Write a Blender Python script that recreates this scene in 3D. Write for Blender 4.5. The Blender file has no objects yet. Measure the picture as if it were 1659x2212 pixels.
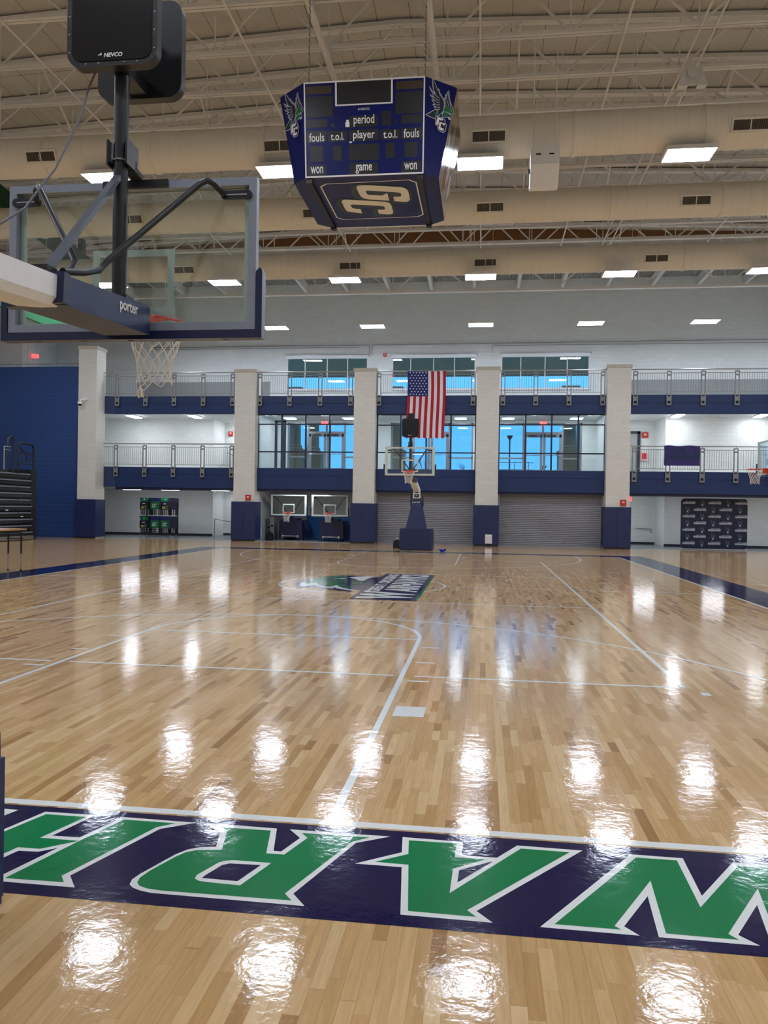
import bpy, math, random, json
from mathutils import Vector, Matrix
random.seed(7)
S = bpy.context.scene
COL = S.collection
PI = math.pi

# ---------------------------------------------------------------- camera, world, exposure
cam = bpy.data.cameras.new('camera'); cam_ob = bpy.data.objects.new('camera', cam); COL.objects.link(cam_ob)
cam.sensor_fit = 'HORIZONTAL'; cam.sensor_width = 36.0; cam.lens = 36.0 * 1659.5 / 1659.0
cam.clip_start = 0.05; cam.clip_end = 300
_f = Vector((-0.12617463, 0.99199895, -0.00424791)); _r = Vector((0.99187908, 0.12622612, 0.01558411)); _u = Vector((-0.01599562, 0.0022471, 0.99986954))
cam_ob.matrix_world = Matrix(((_r.x, _u.x, -_f.x, 2.56683), (_r.y, _u.y, -_f.y, -3.99339), (_r.z, _u.z, -_f.z, 1.66115), (0, 0, 0, 1)))
S.camera = cam_ob
W = bpy.data.worlds.new('dusk_sky'); S.world = W; W.use_nodes = True
WBG = W.node_tree.nodes['Background']
WBG.inputs[0].default_value = (0.11, 0.46, 0.97, 1); WBG.inputs[1].default_value = 1.0
S.view_settings.view_transform = 'Standard'; S.view_settings.look = 'None'
S.view_settings.exposure = 0.85; S.view_settings.gamma = 1.0; S.view_settings.use_curve_mapping = False
HALL_LIGHT = 34.0      # lamp lens radiance of the hall's high-bay lights
BAY_LIGHT = 22.0       # linear lamps under the balconies
LOBBY_LIGHT = 16.0
STORE_FILL = 18.0  # fill light added to brighten the store bay
try:
    S.cycles.use_denoising = True; S.cycles.adaptive_threshold = 0.02; S.cycles.max_bounces = 7; S.cycles.diffuse_bounces = 4; S.cycles.glossy_bounces = 3
    S.cycles.transparent_max_bounces = 12; S.cycles.caustics_reflective = False; S.cycles.caustics_refractive = False
    S.cycles.sample_clamp_indirect = 6.0
except Exception:
    pass

# ---------------------------------------------------------------- materials
def lin(c): c /= 255.0; return c / 12.92 if c <= 0.04045 else ((c + 0.055) / 1.055) ** 2.4
def rgb(*c): return (lin(c[0]), lin(c[1]), lin(c[2]), 1.0)
def new_mat(name):
    m = bpy.data.materials.new(name); m.use_nodes = True
    return m, m.node_tree, m.node_tree.nodes['Principled BSDF']
def nd(nt, t, **kw):
    n = nt.nodes.new(t)
    for k, v in kw.items(): setattr(n, k, v)
    return n
def math_n(nt, op, a, b=None, c=None):
    n = nd(nt, 'ShaderNodeMath', operation=op)
    for i, x in enumerate((a, b, c)):
        if x is None: continue
        if isinstance(x, (int, float)): n.inputs[i].default_value = x
        else: nt.links.new(x, n.inputs[i])
    return n.outputs[0]
def vec_n(nt, op, a, b=None):
    n = nd(nt, 'ShaderNodeVectorMath', operation=op)
    for i, x in enumerate((a, b)):
        if x is None: continue
        if isinstance(x, tuple): n.inputs[i].default_value = x
        else: nt.links.new(x, n.inputs[i])
    return n.outputs[0]
def mix_c(nt, fac, a, b, mode='MIX'):
    n = nd(nt, 'ShaderNodeMix', data_type='RGBA', blend_type=mode)
    for s, x in ((n.inputs[0], fac), (n.inputs[6], a), (n.inputs[7], b)):
        if isinstance(x, (int, float)): s.default_value = x
        elif isinstance(x, tuple): s.default_value = x
        else: nt.links.new(x, s)
    return n.outputs[2]
def plain(name, c, rough=0.5, metal=0.0, noise=0.05, scale=9.0, bump=0.0, spec=0.5):
    """a painted or plain surface with a faint mottling of its own"""
    m, nt, p = new_mat(name)
    geo = nd(nt, 'ShaderNodeNewGeometry')
    nz = nd(nt, 'ShaderNodeTexNoise'); nz.inputs['Scale'].default_value = scale; nz.inputs['Detail'].default_value = 3
    nt.links.new(geo.outputs['Position'], nz.inputs['Vector'])
    base = rgb(*c); d = tuple(x * (1 - 2 * noise) for x in base[:3]) + (1,); l = tuple(min(1, x * (1 + 2 * noise)) for x in base[:3]) + (1,)
    nt.links.new(mix_c(nt, nz.outputs[0], d, l), p.inputs['Base Color'])
    p.inputs['Roughness'].default_value = rough; p.inputs['Metallic'].default_value = metal; p.inputs['Specular IOR Level'].default_value = spec
    if bump:
        b = nd(nt, 'ShaderNodeBump'); b.inputs['Strength'].default_value = bump; b.inputs['Distance'].default_value = 0.01
        nt.links.new(nz.outputs[0], b.inputs['Height']); nt.links.new(b.outputs[0], p.inputs['Normal'])
    return m
def lamp(name, c, strength):
    m, nt, p = new_mat(name)
    p.inputs['Base Color'].default_value = (0.8, 0.8, 0.8, 1)
    p.inputs['Emission Color'].default_value = rgb(*c); p.inputs['Emission Strength'].default_value = strength
    return m
def block(name, c, rough=0.6, mortar=0.89, bw=0.406, bh=0.203):
    """painted concrete block: courses run level on every wall"""
    m, nt, p = new_mat(name)
    geo = nd(nt, 'ShaderNodeNewGeometry'); sx = nd(nt, 'ShaderNodeSeparateXYZ'); nt.links.new(geo.outputs['Position'], sx.inputs[0])
    cx = nd(nt, 'ShaderNodeCombineXYZ'); nt.links.new(math_n(nt, 'ADD', sx.outputs[0], sx.outputs[1]), cx.inputs[0]); nt.links.new(sx.outputs[2], cx.inputs[1])
    br = nd(nt, 'ShaderNodeTexBrick'); nt.links.new(cx.outputs[0], br.inputs['Vector'])
    br.inputs['Scale'].default_value = 1.0; br.inputs['Brick Width'].default_value = bw; br.inputs['Row Height'].default_value = bh
    br.inputs['Mortar Size'].default_value = 0.009; br.inputs['Mortar Smooth'].default_value = 0.4
    b = rgb(*c)
    br.inputs['Color1'].default_value = b; br.inputs['Color2'].default_value = tuple(x * 0.95 for x in b[:3]) + (1,); br.inputs['Mortar'].default_value = tuple(x * mortar for x in b[:3]) + (1,)
    nt.links.new(br.outputs['Color'], p.inputs['Base Color']); p.inputs['Roughness'].default_value = rough
    nz = nd(nt, 'ShaderNodeTexNoise'); nz.inputs['Scale'].default_value = 30; nt.links.new(geo.outputs['Position'], nz.inputs['Vector'])
    bp = nd(nt, 'ShaderNodeBump', invert=True); bp.inputs['Strength'].default_value = 0.5; bp.inputs['Distance'].default_value = 0.006
    nt.links.new(math_n(nt, 'ADD', br.outputs['Fac'], math_n(nt, 'MULTIPLY', nz.outputs[0], 0.25)), bp.inputs['Height']); nt.links.new(bp.outputs[0], p.inputs['Normal'])
    return m
PLANK = 0.0572
def plank_ids(nt):
    geo = nd(nt, 'ShaderNodeNewGeometry'); sx = nd(nt, 'ShaderNodeSeparateXYZ'); nt.links.new(geo.outputs['Position'], sx.inputs[0])
    u = math_n(nt, 'DIVIDE', sx.outputs[0], PLANK); xi = math_n(nt, 'FLOOR', u)
    w1 = nd(nt, 'ShaderNodeTexWhiteNoise', noise_dimensions='1D'); nt.links.new(xi, w1.inputs['W'])
    w2 = nd(nt, 'ShaderNodeTexWhiteNoise', noise_dimensions='1D'); nt.links.new(math_n(nt, 'ADD', xi, 531.7), w2.inputs['W'])
    ln = math_n(nt, 'MULTIPLY_ADD', w2.outputs['Value'], 0.6, 0.3)
    v = math_n(nt, 'ADD', math_n(nt, 'DIVIDE', sx.outputs[1], ln), math_n(nt, 'MULTIPLY', w1.outputs['Value'], 57.0))
    # uneven lengths inside a row
    v = math_n(nt, 'ADD', v, math_n(nt, 'MULTIPLY', math_n(nt, 'SINE', math_n(nt, 'MULTIPLY', v, 2.3)), 0.3))
    yi = math_n(nt, 'FLOOR', v)
    c = nd(nt, 'ShaderNodeCombineXYZ'); nt.links.new(xi, c.inputs[0]); nt.links.new(yi, c.inputs[1])
    w3 = nd(nt, 'ShaderNodeTexWhiteNoise', noise_dimensions='3D'); nt.links.new(c.outputs[0], w3.inputs['Vector'])
    gap = math_n(nt, 'MINIMUM', math_n(nt, 'FRACT', u), math_n(nt, 'SUBTRACT', 1.0, math_n(nt, 'FRACT', u)))
    gapv = math_n(nt, 'MULTIPLY', math_n(nt, 'MINIMUM', math_n(nt, 'FRACT', v), math_n(nt, 'SUBTRACT', 1.0, math_n(nt, 'FRACT', v))), 10.0)
    return geo, sx, w3, math_n(nt, 'MINIMUM', gap, gapv)
def floor_finish(nt, p, geo, w3, tilt=(0.0055, 0.003, 0.0), rough=0.092):
    wt = nd(nt, 'ShaderNodeTexWhiteNoise', noise_dimensions='3D'); nt.links.new(vec_n(nt, 'ADD', w3.inputs['Vector'].links[0].from_socket, (71.3, 19.7, 5.1)), wt.inputs['Vector'])
    t = vec_n(nt, 'MULTIPLY', vec_n(nt, 'SUBTRACT', wt.outputs['Color'], (0.5, 0.5, 0.5)), tilt)
    nz = nd(nt, 'ShaderNodeTexNoise'); nz.inputs['Scale'].default_value = 9.0; nz.inputs['Detail'].default_value = 4; nz.inputs['Roughness'].default_value = 0.55
    nt.links.new(geo.outputs['Position'], nz.inputs['Vector'])
    b = nd(nt, 'ShaderNodeBump'); b.inputs['Strength'].default_value = 0.075; b.inputs['Distance'].default_value = 0.02
    nz2 = nd(nt, 'ShaderNodeTexNoise'); nz2.inputs['Scale'].default_value = 42.0; nz2.inputs['Detail'].default_value = 2; nt.links.new(geo.outputs['Position'], nz2.inputs['Vector'])
    nt.links.new(math_n(nt, 'MULTIPLY_ADD', nz2.outputs[0], 0.15, nz.outputs[0]), b.inputs['Height'])
    nt.links.new(vec_n(nt, 'NORMALIZE', vec_n(nt, 'ADD', b.outputs[0], t)), p.inputs['Normal'])
    p.inputs['Roughness'].default_value = rough; p.inputs['IOR'].default_value = 1.40
def maple():
    m, nt, p = new_mat('maple_floor')
    geo, sx, w3, gap = plank_ids(nt)
    cr = nd(nt, 'ShaderNodeValToRGB'); nt.links.new(w3.outputs['Value'], cr.inputs[0])
    stops = [(0.0, (166, 124, 76)), (0.05, (191, 149, 95)), (0.2, (207, 167, 112)), (0.5, (214, 174, 120)), (0.8, (221, 183, 130)), (1.0, (229, 195, 145))]
    el = cr.color_ramp.elements; el[0].position, el[0].color = stops[0][0], rgb(*stops[0][1]); el[1].position, el[1].color = stops[-1][0], rgb(*stops[-1][1])
    for pos, c in stops[1:-1]: e = el.new(pos); e.color = rgb(*c)
    # long grain, different in every strip
    cg = nd(nt, 'ShaderNodeCombineXYZ')
    nt.links.new(math_n(nt, 'ADD', math_n(nt, 'MULTIPLY', sx.outputs[0], 55.0), math_n(nt, 'MULTIPLY', w3.outputs['Value'], 91.0)), cg.inputs[0])
    nt.links.new(math_n(nt, 'MULTIPLY', sx.outputs[1], 4.0), cg.inputs[1]); nt.links.new(math_n(nt, 'MULTIPLY', w3.outputs['Value'], 37.0), cg.inputs[2])
    nz = nd(nt, 'ShaderNodeTexNoise'); nz.inputs['Scale'].default_value = 1.0; nz.inputs['Detail'].default_value = 5; nz.inputs['Distortion'].default_value = 0.8; nt.links.new(cg.outputs[0], nz.inputs['Vector'])
    g = nd(nt, 'ShaderNodeMapRange'); g.inputs[1].default_value = 0.3; g.inputs[2].default_value = 0.75; g.inputs[3].default_value = 0.86; g.inputs[4].default_value = 1.07; nt.links.new(nz.outputs[0], g.inputs[0])
    col = mix_c(nt, 1.0, cr.outputs[0], g.outputs[0], 'MULTIPLY')
    # small mineral streaks
    n2 = nd(nt, 'ShaderNodeTexNoise'); n2.inputs['Scale'].default_value = 0.22; n2.inputs['Detail'].default_value = 4; nt.links.new(cg.outputs[0], n2.inputs['Vector'])
    s2 = nd(nt, 'ShaderNodeMapRange'); s2.inputs[1].default_value = 0.68; s2.inputs[2].default_value = 0.8; s2.inputs[3].default_value = 0.0; s2.inputs[4].default_value = 0.55; nt.links.new(n2.outputs[0], s2.inputs[0])
    col = mix_c(nt, s2.outputs[0], col, rgb(104, 70, 40))
    gp = math_n(nt, 'LESS_THAN', gap, 0.022)
    col = mix_c(nt, math_n(nt, 'MULTIPLY', gp, 0.28), col, rgb(110, 75, 42))
    nt.links.new(col, p.inputs['Base Color'])
    floor_finish(nt, p, geo, w3)
    return m
def court_paint(name, c):
    m, nt, p = new_mat(name)
    geo, sx, w3, gap = plank_ids(nt)
    b = rgb(*c)
    gp = math_n(nt, 'MULTIPLY', math_n(nt, 'LESS_THAN', gap, 0.012), 0.25)
    nt.links.new(mix_c(nt, gp, b, tuple(min(1, x * 1.3 + 0.02) for x in b[:3]) + (1,)), p.inputs['Base Color'])
    floor_finish(nt, p, geo, w3)
    return m
def glass(name, tint, refl=0.05, rough=0.0, cap=0.9):
    m = bpy.data.materials.new(name); m.use_nodes = True; nt = m.node_tree
    nt.nodes.remove(nt.nodes['Principled BSDF']); out = nt.nodes['Material Output']
    tr = nd(nt, 'ShaderNodeBsdfTransparent'); tr.inputs[0].default_value = tint
    gl = nd(nt, 'ShaderNodeBsdfGlossy'); gl.inputs['Roughness'].default_value = rough
    fr = nd(nt, 'ShaderNodeFresnel'); fr.inputs[0].default_value = 1.45
    mx = nd(nt, 'ShaderNodeMixShader'); nt.links.new(math_n(nt, 'MINIMUM', math_n(nt, 'ADD', fr.outputs[0], refl - 0.034), cap), mx.inputs[0])
    nt.links.new(tr.outputs[0], mx.inputs[1]); nt.links.new(gl.outputs[0], mx.inputs[2]); nt.links.new(mx.outputs[0], out.inputs[0])
    return m
def deck_mat():
    m, nt, p = new_mat('roof_deck')
    geo = nd(nt, 'ShaderNodeNewGeometry'); sx = nd(nt, 'ShaderNodeSeparateXYZ'); nt.links.new(geo.outputs['Position'], sx.inputs[0])
    fx = math_n(nt, 'FRACT', math_n(nt, 'DIVIDE', math_n(nt, 'ADD', sx.outputs[0], 0.55), 0.93)); fy = math_n(nt, 'FRACT', math_n(nt, 'DIVIDE', math_n(nt, 'ADD', sx.outputs[1], 0.62), 3.74))
    ln = math_n(nt, 'MAXIMUM', math_n(nt, 'LESS_THAN', fx, 0.022), math_n(nt, 'LESS_THAN', fy, 0.006))
    nz = nd(nt, 'ShaderNodeTexNoise'); nz.inputs['Scale'].default_value = 6; nz.inputs['Detail'].default_value = 8; nz.inputs['Roughness'].default_value = 0.75; nt.links.new(geo.outputs['Position'], nz.inputs['Vector'])
    base = mix_c(nt, nz.outputs[0], rgb(182, 179, 172), rgb(216, 213, 206))
    nt.links.new(mix_c(nt, math_n(nt, 'MULTIPLY', ln, 0.75), base, rgb(92, 76, 54)), p.inputs['Base Color']); p.inputs['Roughness'].default_value = 0.85
    return m
def duct_mat():
    m, nt, p = new_mat('cream_duct_paint')
    geo = nd(nt, 'ShaderNodeNewGeometry'); sx = nd(nt, 'ShaderNodeSeparateXYZ'); nt.links.new(geo.outputs['Position'], sx.inputs[0])
    ln = math_n(nt, 'LESS_THAN', math_n(nt, 'FRACT', math_n(nt, 'DIVIDE', sx.outputs[0], 0.31)), 0.035)
    nt.links.new(mix_c(nt, math_n(nt, 'MULTIPLY', ln, 0.3), rgb(227, 223, 213), rgb(176, 168, 152)), p.inputs['Base Color']); p.inputs['Roughness'].default_value = 0.6
    return m
def ribbed(name, c, period, axis=2, depth=0.6, metal=0.0, rough=0.5):
    m, nt, p = new_mat(name)
    geo = nd(nt, 'ShaderNodeNewGeometry'); sx = nd(nt, 'ShaderNodeSeparateXYZ'); nt.links.new(geo.outputs['Position'], sx.inputs[0])
    w = math_n(nt, 'SINE', math_n(nt, 'MULTIPLY', sx.outputs[axis], 2 * PI / period))
    b = nd(nt, 'ShaderNodeBump'); b.inputs['Strength'].default_value = depth; b.inputs['Distance'].default_value = period * 0.22; nt.links.new(w, b.inputs['Height']); nt.links.new(b.outputs[0], p.inputs['Normal'])
    p.inputs['Base Color'].default_value = rgb(*c); p.inputs['Roughness'].default_value = rough; p.inputs['Metallic'].default_value = metal
    return m
M = dict(
    maple=maple(), cnavy=court_paint('court_navy', (15, 15, 70)), cgreen=court_paint('court_green', (0, 130, 76)), cwhite=court_paint('court_white', (238, 241, 236)),
    cream_block=block('cream_block', (224, 223, 214)), white_block=block('white_block', (224, 228, 225)), navy_block=block('navy_block', (30, 64, 124), rough=0.45, mortar=1.5),
    grey_paint=plain('grey_wall_paint', (204, 206, 204), 0.7), navy_wall=plain('navy_fascia_paint', (14, 44, 94), 0.5, noise=0.02), navy_dark=plain('navy_recess_trim', (22, 30, 66), 0.5),  # darker navy for the fascia seam and the set-back lower band
    cap=plain('precast_cap', (196, 189, 176), 0.8, noise=0.08, scale=14), deck=deck_mat(), low_deck=ribbed('grey_metal_deck', (150, 150, 142), 0.19, 0, 0.8, 0.0, 0.6),
    steel=plain('cream_steel_paint', (228, 227, 224), 0.55, noise=0.02), duct=duct_mat(), grille=plain('grille_slats', (96, 90, 80), 0.6),
    brown=plain('brown_timber_edge', (128, 88, 54), 0.7, noise=0.1), lamp=lamp('led_lens', (228, 237, 255), HALL_LIGHT), bay_lamp=lamp('linear_lens', (240, 244, 255), BAY_LIGHT), store_fill=lamp('store_fill_lens', (235, 240, 255), STORE_FILL), lobby_lamp=lamp('panel_lens', (240, 246, 255), LOBBY_LIGHT),  # the store lens belongs to the added fill light
    white=plain('white_paint', (236, 238, 240), 0.5, noise=0.02), lampbody=plain('lamp_body', (222, 222, 220), 0.4, noise=0.01),
    black=plain('black_paint', (22, 22, 25), 0.4, noise=0.05), black_gloss=plain('black_plastic', (14, 14, 17), 0.22, noise=0.03), screen=plain('dark_screen', (26, 26, 28), 0.35, noise=0.12, scale=60), screen_brown=plain('amber_screen_off', (62, 46, 26), 0.4, noise=0.1, scale=60),
    alu=plain('brushed_aluminium', (150, 152, 158), 0.38, 0.6, noise=0.04), alu_frame=plain('grey_anodised', (140, 147, 160), 0.4, 0.25, noise=0.02), grille_dark=plain('grille_bars', (52, 48, 42), 0.7), strut=plain('strut_grey', (92, 98, 112), 0.4, 0.2), steel_rail=plain('stainless_rail', (172, 172, 170), 0.3, 0.75, noise=0.03), chrome=plain('chrome', (200, 200, 205), 0.15, 0.95, noise=0.01),  # darker grey is the paint of the duct grille bars
    rail_grey=plain('rail_grey', (136, 137, 136), 0.42, 0.35, noise=0.03), pad=plain('navy_vinyl', (30, 42, 88), 0.42, noise=0.04, scale=3, bump=0.15), pad_dark=plain('navy_foam', (20, 28, 68), 0.32, noise=0.03), pad_under=plain('pad_underside', (88, 96, 116), 0.7),
    orange=plain('orange_rim_paint', (206, 62, 26), 0.4, noise=0.03), red=plain('red_plastic', (196, 34, 28), 0.4, noise=0.03), net=plain('net_cord', (238, 234, 224), 0.8, noise=0.08, scale=60), glass=glass('tempered_glass', (0.93, 0.965, 0.945, 1), 0.045, 0.0, 0.3), wglass=glass('window_glass', (0.88, 0.93, 0.95, 1), 0.045),
    border=plain('pale_border_paint', (206, 218, 212), 0.5, noise=0.02), flag_red=plain('flag_red', (178, 24, 40), 0.8, noise=0.05), flag_white=plain('flag_white', (226, 226, 232), 0.8, noise=0.03), flag_blue=plain('flag_blue', (34, 42, 112), 0.8, noise=0.05),
    sb_blue=plain('scoreboard_blue', (4, 18, 94), 0.3, noise=0.03, spec=0.3), sb_navy=plain('scoreboard_navy', (16, 30, 96), 0.32, noise=0.03, spec=0.3), ivory=plain('ivory_vinyl', (236, 233, 226), 0.5, noise=0.02), slate=plain('slate_vinyl', (38, 50, 72), 0.4), green_edge=plain('dark_green_vinyl', (24, 78, 62), 0.4),
    em_s=plain('logo_silver', (196, 202, 214), 0.4, noise=0.02), em_n=plain('logo_navy', (20, 24, 58), 0.4), em_g=plain('logo_green', (10, 112, 66), 0.4), em_w=plain('logo_white', (240, 240, 244), 0.4, noise=0.01), letter=plain('letter_white', (238, 238, 238), 0.5, noise=0.01),
    recess=plain('grey_concrete_floor', (112, 118, 122), 0.25, noise=0.06), thresh=plain('aluminium_threshold', (206, 206, 202), 0.3, 0.5), baseb=plain('dark_rubber_base', (40, 46, 58), 0.5), roller=plain('roller_slats', (150, 151, 158), 0.5, 0.1, noise=0.02), cable=plain('cable_grey', (104, 104, 110), 0.5), em_t=plain('logo_teal', (96, 128, 128), 0.45), mull=plain('dark_mullion', (26, 36, 54), 0.4),
    pier=plain('dusk_stone', (190, 148, 112), 0.9, noise=0.08, scale=4), terrace=plain('terrace_paving', (120, 125, 130), 0.9), bark=plain('bare_bark', (62, 56, 50), 0.9), exit_sign=lamp('exit_red', (255, 36, 44), 0.9), exit_w=plain('exit_white', (240, 200, 200), 0.4),
    bright_blue=plain('bright_blue_vinyl', (40, 122, 206), 0.5), ceil_tile=plain('ceiling_tile', (196, 198, 196), 0.8), plastic_black=plain('bleacher_plastic', (18, 20, 25), 0.4), bleach_dark=plain('bleacher_frame', (12, 13, 17), 0.6), slat=plain('bleacher_edge', (112, 122, 132), 0.45), skirt=plain('bleacher_skirt', (112, 108, 98), 0.6),
    tabletop=plain('wood_laminate', (178, 132, 84), 0.4, noise=0.1), banner_blue=plain('paper_navy', (54, 48, 104), 0.8, noise=0.06), banner_green=plain('faded_green_ink', (34, 70, 84), 0.8), backdrop=plain('backdrop_fabric', (16, 24, 58), 0.45, noise=0.03), bd_white=plain('backdrop_white', (206, 212, 222), 0.5),
    green_steel=plain('green_steel', (30, 150, 92), 0.5), green_dark=plain('dark_green_steel', (8, 62, 38), 0.6), gold=plain('gold_print', (186, 172, 96), 0.5), cblue=plain('chair_blue', (22, 40, 120), 0.4), cgreenv=plain('chair_green', (8, 118, 72), 0.4), cnavyv=plain('chair_navy', (20, 24, 52), 0.4),
    ad_brown=plain('ad_brown', (112, 88, 62), 0.16), ad_grey=plain('ad_grey', (138, 136, 138), 0.14), ad_white=plain('ad_white', (216, 216, 220), 0.14), ad_red=plain('ad_red', (150, 52, 50), 0.14), paper=plain('white_paper', (232, 234, 234), 0.7), plasticblue=plain('blue_plastic', (30, 44, 190), 0.3), wainscot=plain('grey_wainscot', (146, 150, 148), 0.7),
)

# ---------------------------------------------------------------- mesh builder and tagging
class MB:
    def __init__(s): s.v = []; s.f = []; s.m = []
    def add(s, vs, fs, mi=0):
        n = len(s.v); s.v += [tuple(x) for x in vs]; s.f += [tuple(i + n for i in f) for f in fs]; s.m += [mi] * len(fs); return s
    def box(s, x0, y0, z0, x1, y1, z1, mi=0):
        if x0 > x1: x0, x1 = x1, x0
        if y0 > y1: y0, y1 = y1, y0
        if z0 > z1: z0, z1 = z1, z0
        return s.add([(x0, y0, z0), (x1, y0, z0), (x1, y1, z0), (x0, y1, z0), (x0, y0, z1), (x1, y0, z1), (x1, y1, z1), (x0, y1, z1)],
                     [(0, 3, 2, 1), (4, 5, 6, 7), (0, 1, 5, 4), (1, 2, 6, 5), (2, 3, 7, 6), (3, 0, 4, 7)], mi)
    def bar(s, a, b, w, h, mi=0, up=(0, 0, 1)):
        a = Vector(a); b = Vector(b); d = (b - a).normalized(); r = d.cross(Vector(up))
        if r.length < 1e-5: r = d.cross(Vector((0, 1, 0)))
        r.normalize(); u = r.cross(d); q = []
        for p in (a, b):
            for sx, sy in ((-1, -1), (1, -1), (1, 1), (-1, 1)): q.append(p + r * (w / 2 * sx) + u * (h / 2 * sy))
        return s.add(q, [(0, 1, 2, 3), (7, 6, 5, 4), (0, 4, 5, 1), (1, 5, 6, 2), (2, 6, 7, 3), (3, 7, 4, 0)], mi)
    def tube(s, pts, r, n=10, mi=0, close=False, caps=True):
        pts = [Vector(p) for p in pts]; k = len(pts); rs = r if isinstance(r, (list, tuple)) else [r] * k; vs = []; fs = []; pr = None
        for i, p in enumerate(pts):
            if close: d = pts[(i + 1) % k] - pts[i - 1]
            else: d = pts[min(i + 1, k - 1)] - pts[max(i - 1, 0)]
            d.normalize()
            if pr is None:
                pr = d.cross(Vector((0, 0, 1)))
                if pr.length < 0.01: pr = d.cross(Vector((1, 0, 0)))
            pr = pr - d * pr.dot(d); pr.normalize(); q = d.cross(pr)
            vs += [p + (pr * math.cos(2 * PI * j / n) + q * math.sin(2 * PI * j / n)) * rs[i] for j in range(n)]
        for i in range(k if close else k - 1):
            a = i * n; b = ((i + 1) % k) * n
            fs += [(a + j, a + (j + 1) % n, b + (j + 1) % n, b + j) for j in range(n)]
        if caps and not close: fs += [tuple(range(n - 1, -1, -1)), tuple(range((k - 1) * n, k * n))]
        return s.add(vs, fs, mi)
    def poly(s, pts, mi=0): return s.add(pts, [tuple(range(len(pts)))], mi)
    def prism(s, pts, off, mi=0, mi_side=None):
        off = Vector(off); n = len(pts); a = [Vector(p) for p in pts]; b = [p + off for p in a]
        s.add(a + b, [tuple(range(n - 1, -1, -1)), tuple(range(n, 2 * n))], mi)
        return s.add(a + b, [(i, (i + 1) % n, n + (i + 1) % n, n + i) for i in range(n)], mi if mi_side is None else mi_side)
    def build(s, name, mats, parent=None, smooth=False, o=None):
        """links ONE mesh object; top-level meshes get their origin at the middle of their base"""
        if not isinstance(mats, (list, tuple)): mats = [mats]
        if parent is not None and o is None:
            o = Vector(parent.location); q = parent.parent
            while q is not None: o = o + Vector(q.location); q = q.parent
        if o is None:
            xs, ys, zs = zip(*s.v); o = Vector(((min(xs) + max(xs)) / 2, (min(ys) + max(ys)) / 2, min(zs)))
        o = Vector(o); me = bpy.data.meshes.new(name)
        me.from_pydata([(v[0] - o.x, v[1] - o.y, v[2] - o.z) for v in s.v], [], s.f)
        for m in mats: me.materials.append(M[m] if isinstance(m, str) else m)
        if len(mats) > 1: me.polygons.foreach_set('material_index', s.m)
        if smooth:
            me.polygons.foreach_set('use_smooth', [True] * len(me.polygons))
            try: me.set_sharp_from_angle(angle=math.radians(40))
            except Exception: pass
        me.update(); ob = bpy.data.objects.new(name, me); COL.objects.link(ob)
        if parent is None: ob.location = o
        else: ob.parent = parent
        return ob
def tag(o, label, cat, group=None):
    o['label'] = label; o['category'] = cat
    if group: o['group'] = group
    return o
def thing(name, label, cat, loc=(0, 0, 0), group=None):
    o = bpy.data.objects.new(name, None); COL.objects.link(o); o.location = loc; o.empty_display_size = 0.2
    return tag(o, label, cat, group)
def struct(o, label=None, group=None):
    o['kind'] = 'structure'
    if label: o['label'] = label
    if group: o['group'] = group
    return o
def dup(root, loc, label=None, group=None, rz=None):
    r = root.copy(); COL.objects.link(r); r.location = loc
    if rz is not None: r.rotation_euler = (0, 0, rz)
    if label: r['label'] = label
    if group: r['group'] = group
    for ch in list(root.children):
        c = ch.copy(); COL.objects.link(c); c.parent = r
        for g in list(ch.children):
            d = g.copy(); COL.objects.link(d); d.parent = c
    return r
def BX(*a): return MB().box(*a)
_tc = {}
def text_shape(t, shear=0.0, bold=0.0):
    key = (t, shear, bold)
    if key in _tc: return _tc[key]
    cu = bpy.data.curves.new('lettering', 'FONT'); cu.body = t; cu.shear = shear; cu.offset = bold; cu.resolution_u = 3
    ob = bpy.data.objects.new('lettering', cu); COL.objects.link(ob)
    bpy.context.view_layer.update(); dg = bpy.context.evaluated_depsgraph_get(); me = bpy.data.meshes.new_from_object(ob.evaluated_get(dg))
    vs = [(v.co.x, v.co.y) for v in me.vertices]; fs = [tuple(p.vertices) for p in me.polygons]
    bpy.data.objects.remove(ob); bpy.data.curves.remove(cu); bpy.data.meshes.remove(me)
    xs = [v[0] for v in vs]; ys = [v[1] for v in vs]; x0, x1, y0, y1 = min(xs), max(xs), min(ys), max(ys)
    _tc[key] = ([((x - x0) / (x1 - x0), (y - y0) / (y1 - y0)) for x, y in vs], fs); return _tc[key]
def put_text(mb, t, o, ux, uy, w, h, mi=0, shear=0.0, bold=0.0):
    """o = lower left corner, ux / uy = unit directions of reading and of letter height"""
    vs, fs = text_shape(t, shear, bold); o = Vector(o); ux = Vector(ux); uy = Vector(uy)
    return mb.add([o + ux * (x * w) + uy * (y * h) for x, y in vs], fs, mi)
def rrect(w, h, r, n=5):
    out = []
    for cx, cy, a in ((w / 2 - r, h / 2 - r, 0), (-w / 2 + r, h / 2 - r, 90), (-w / 2 + r, -h / 2 + r, 180), (w / 2 - r, -h / 2 + r, 270)):
        for i in range(n + 1):
            t = math.radians(a + 90 * i / n); out.append((cx + r * math.cos(t), cy + r * math.sin(t)))
    return out
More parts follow.
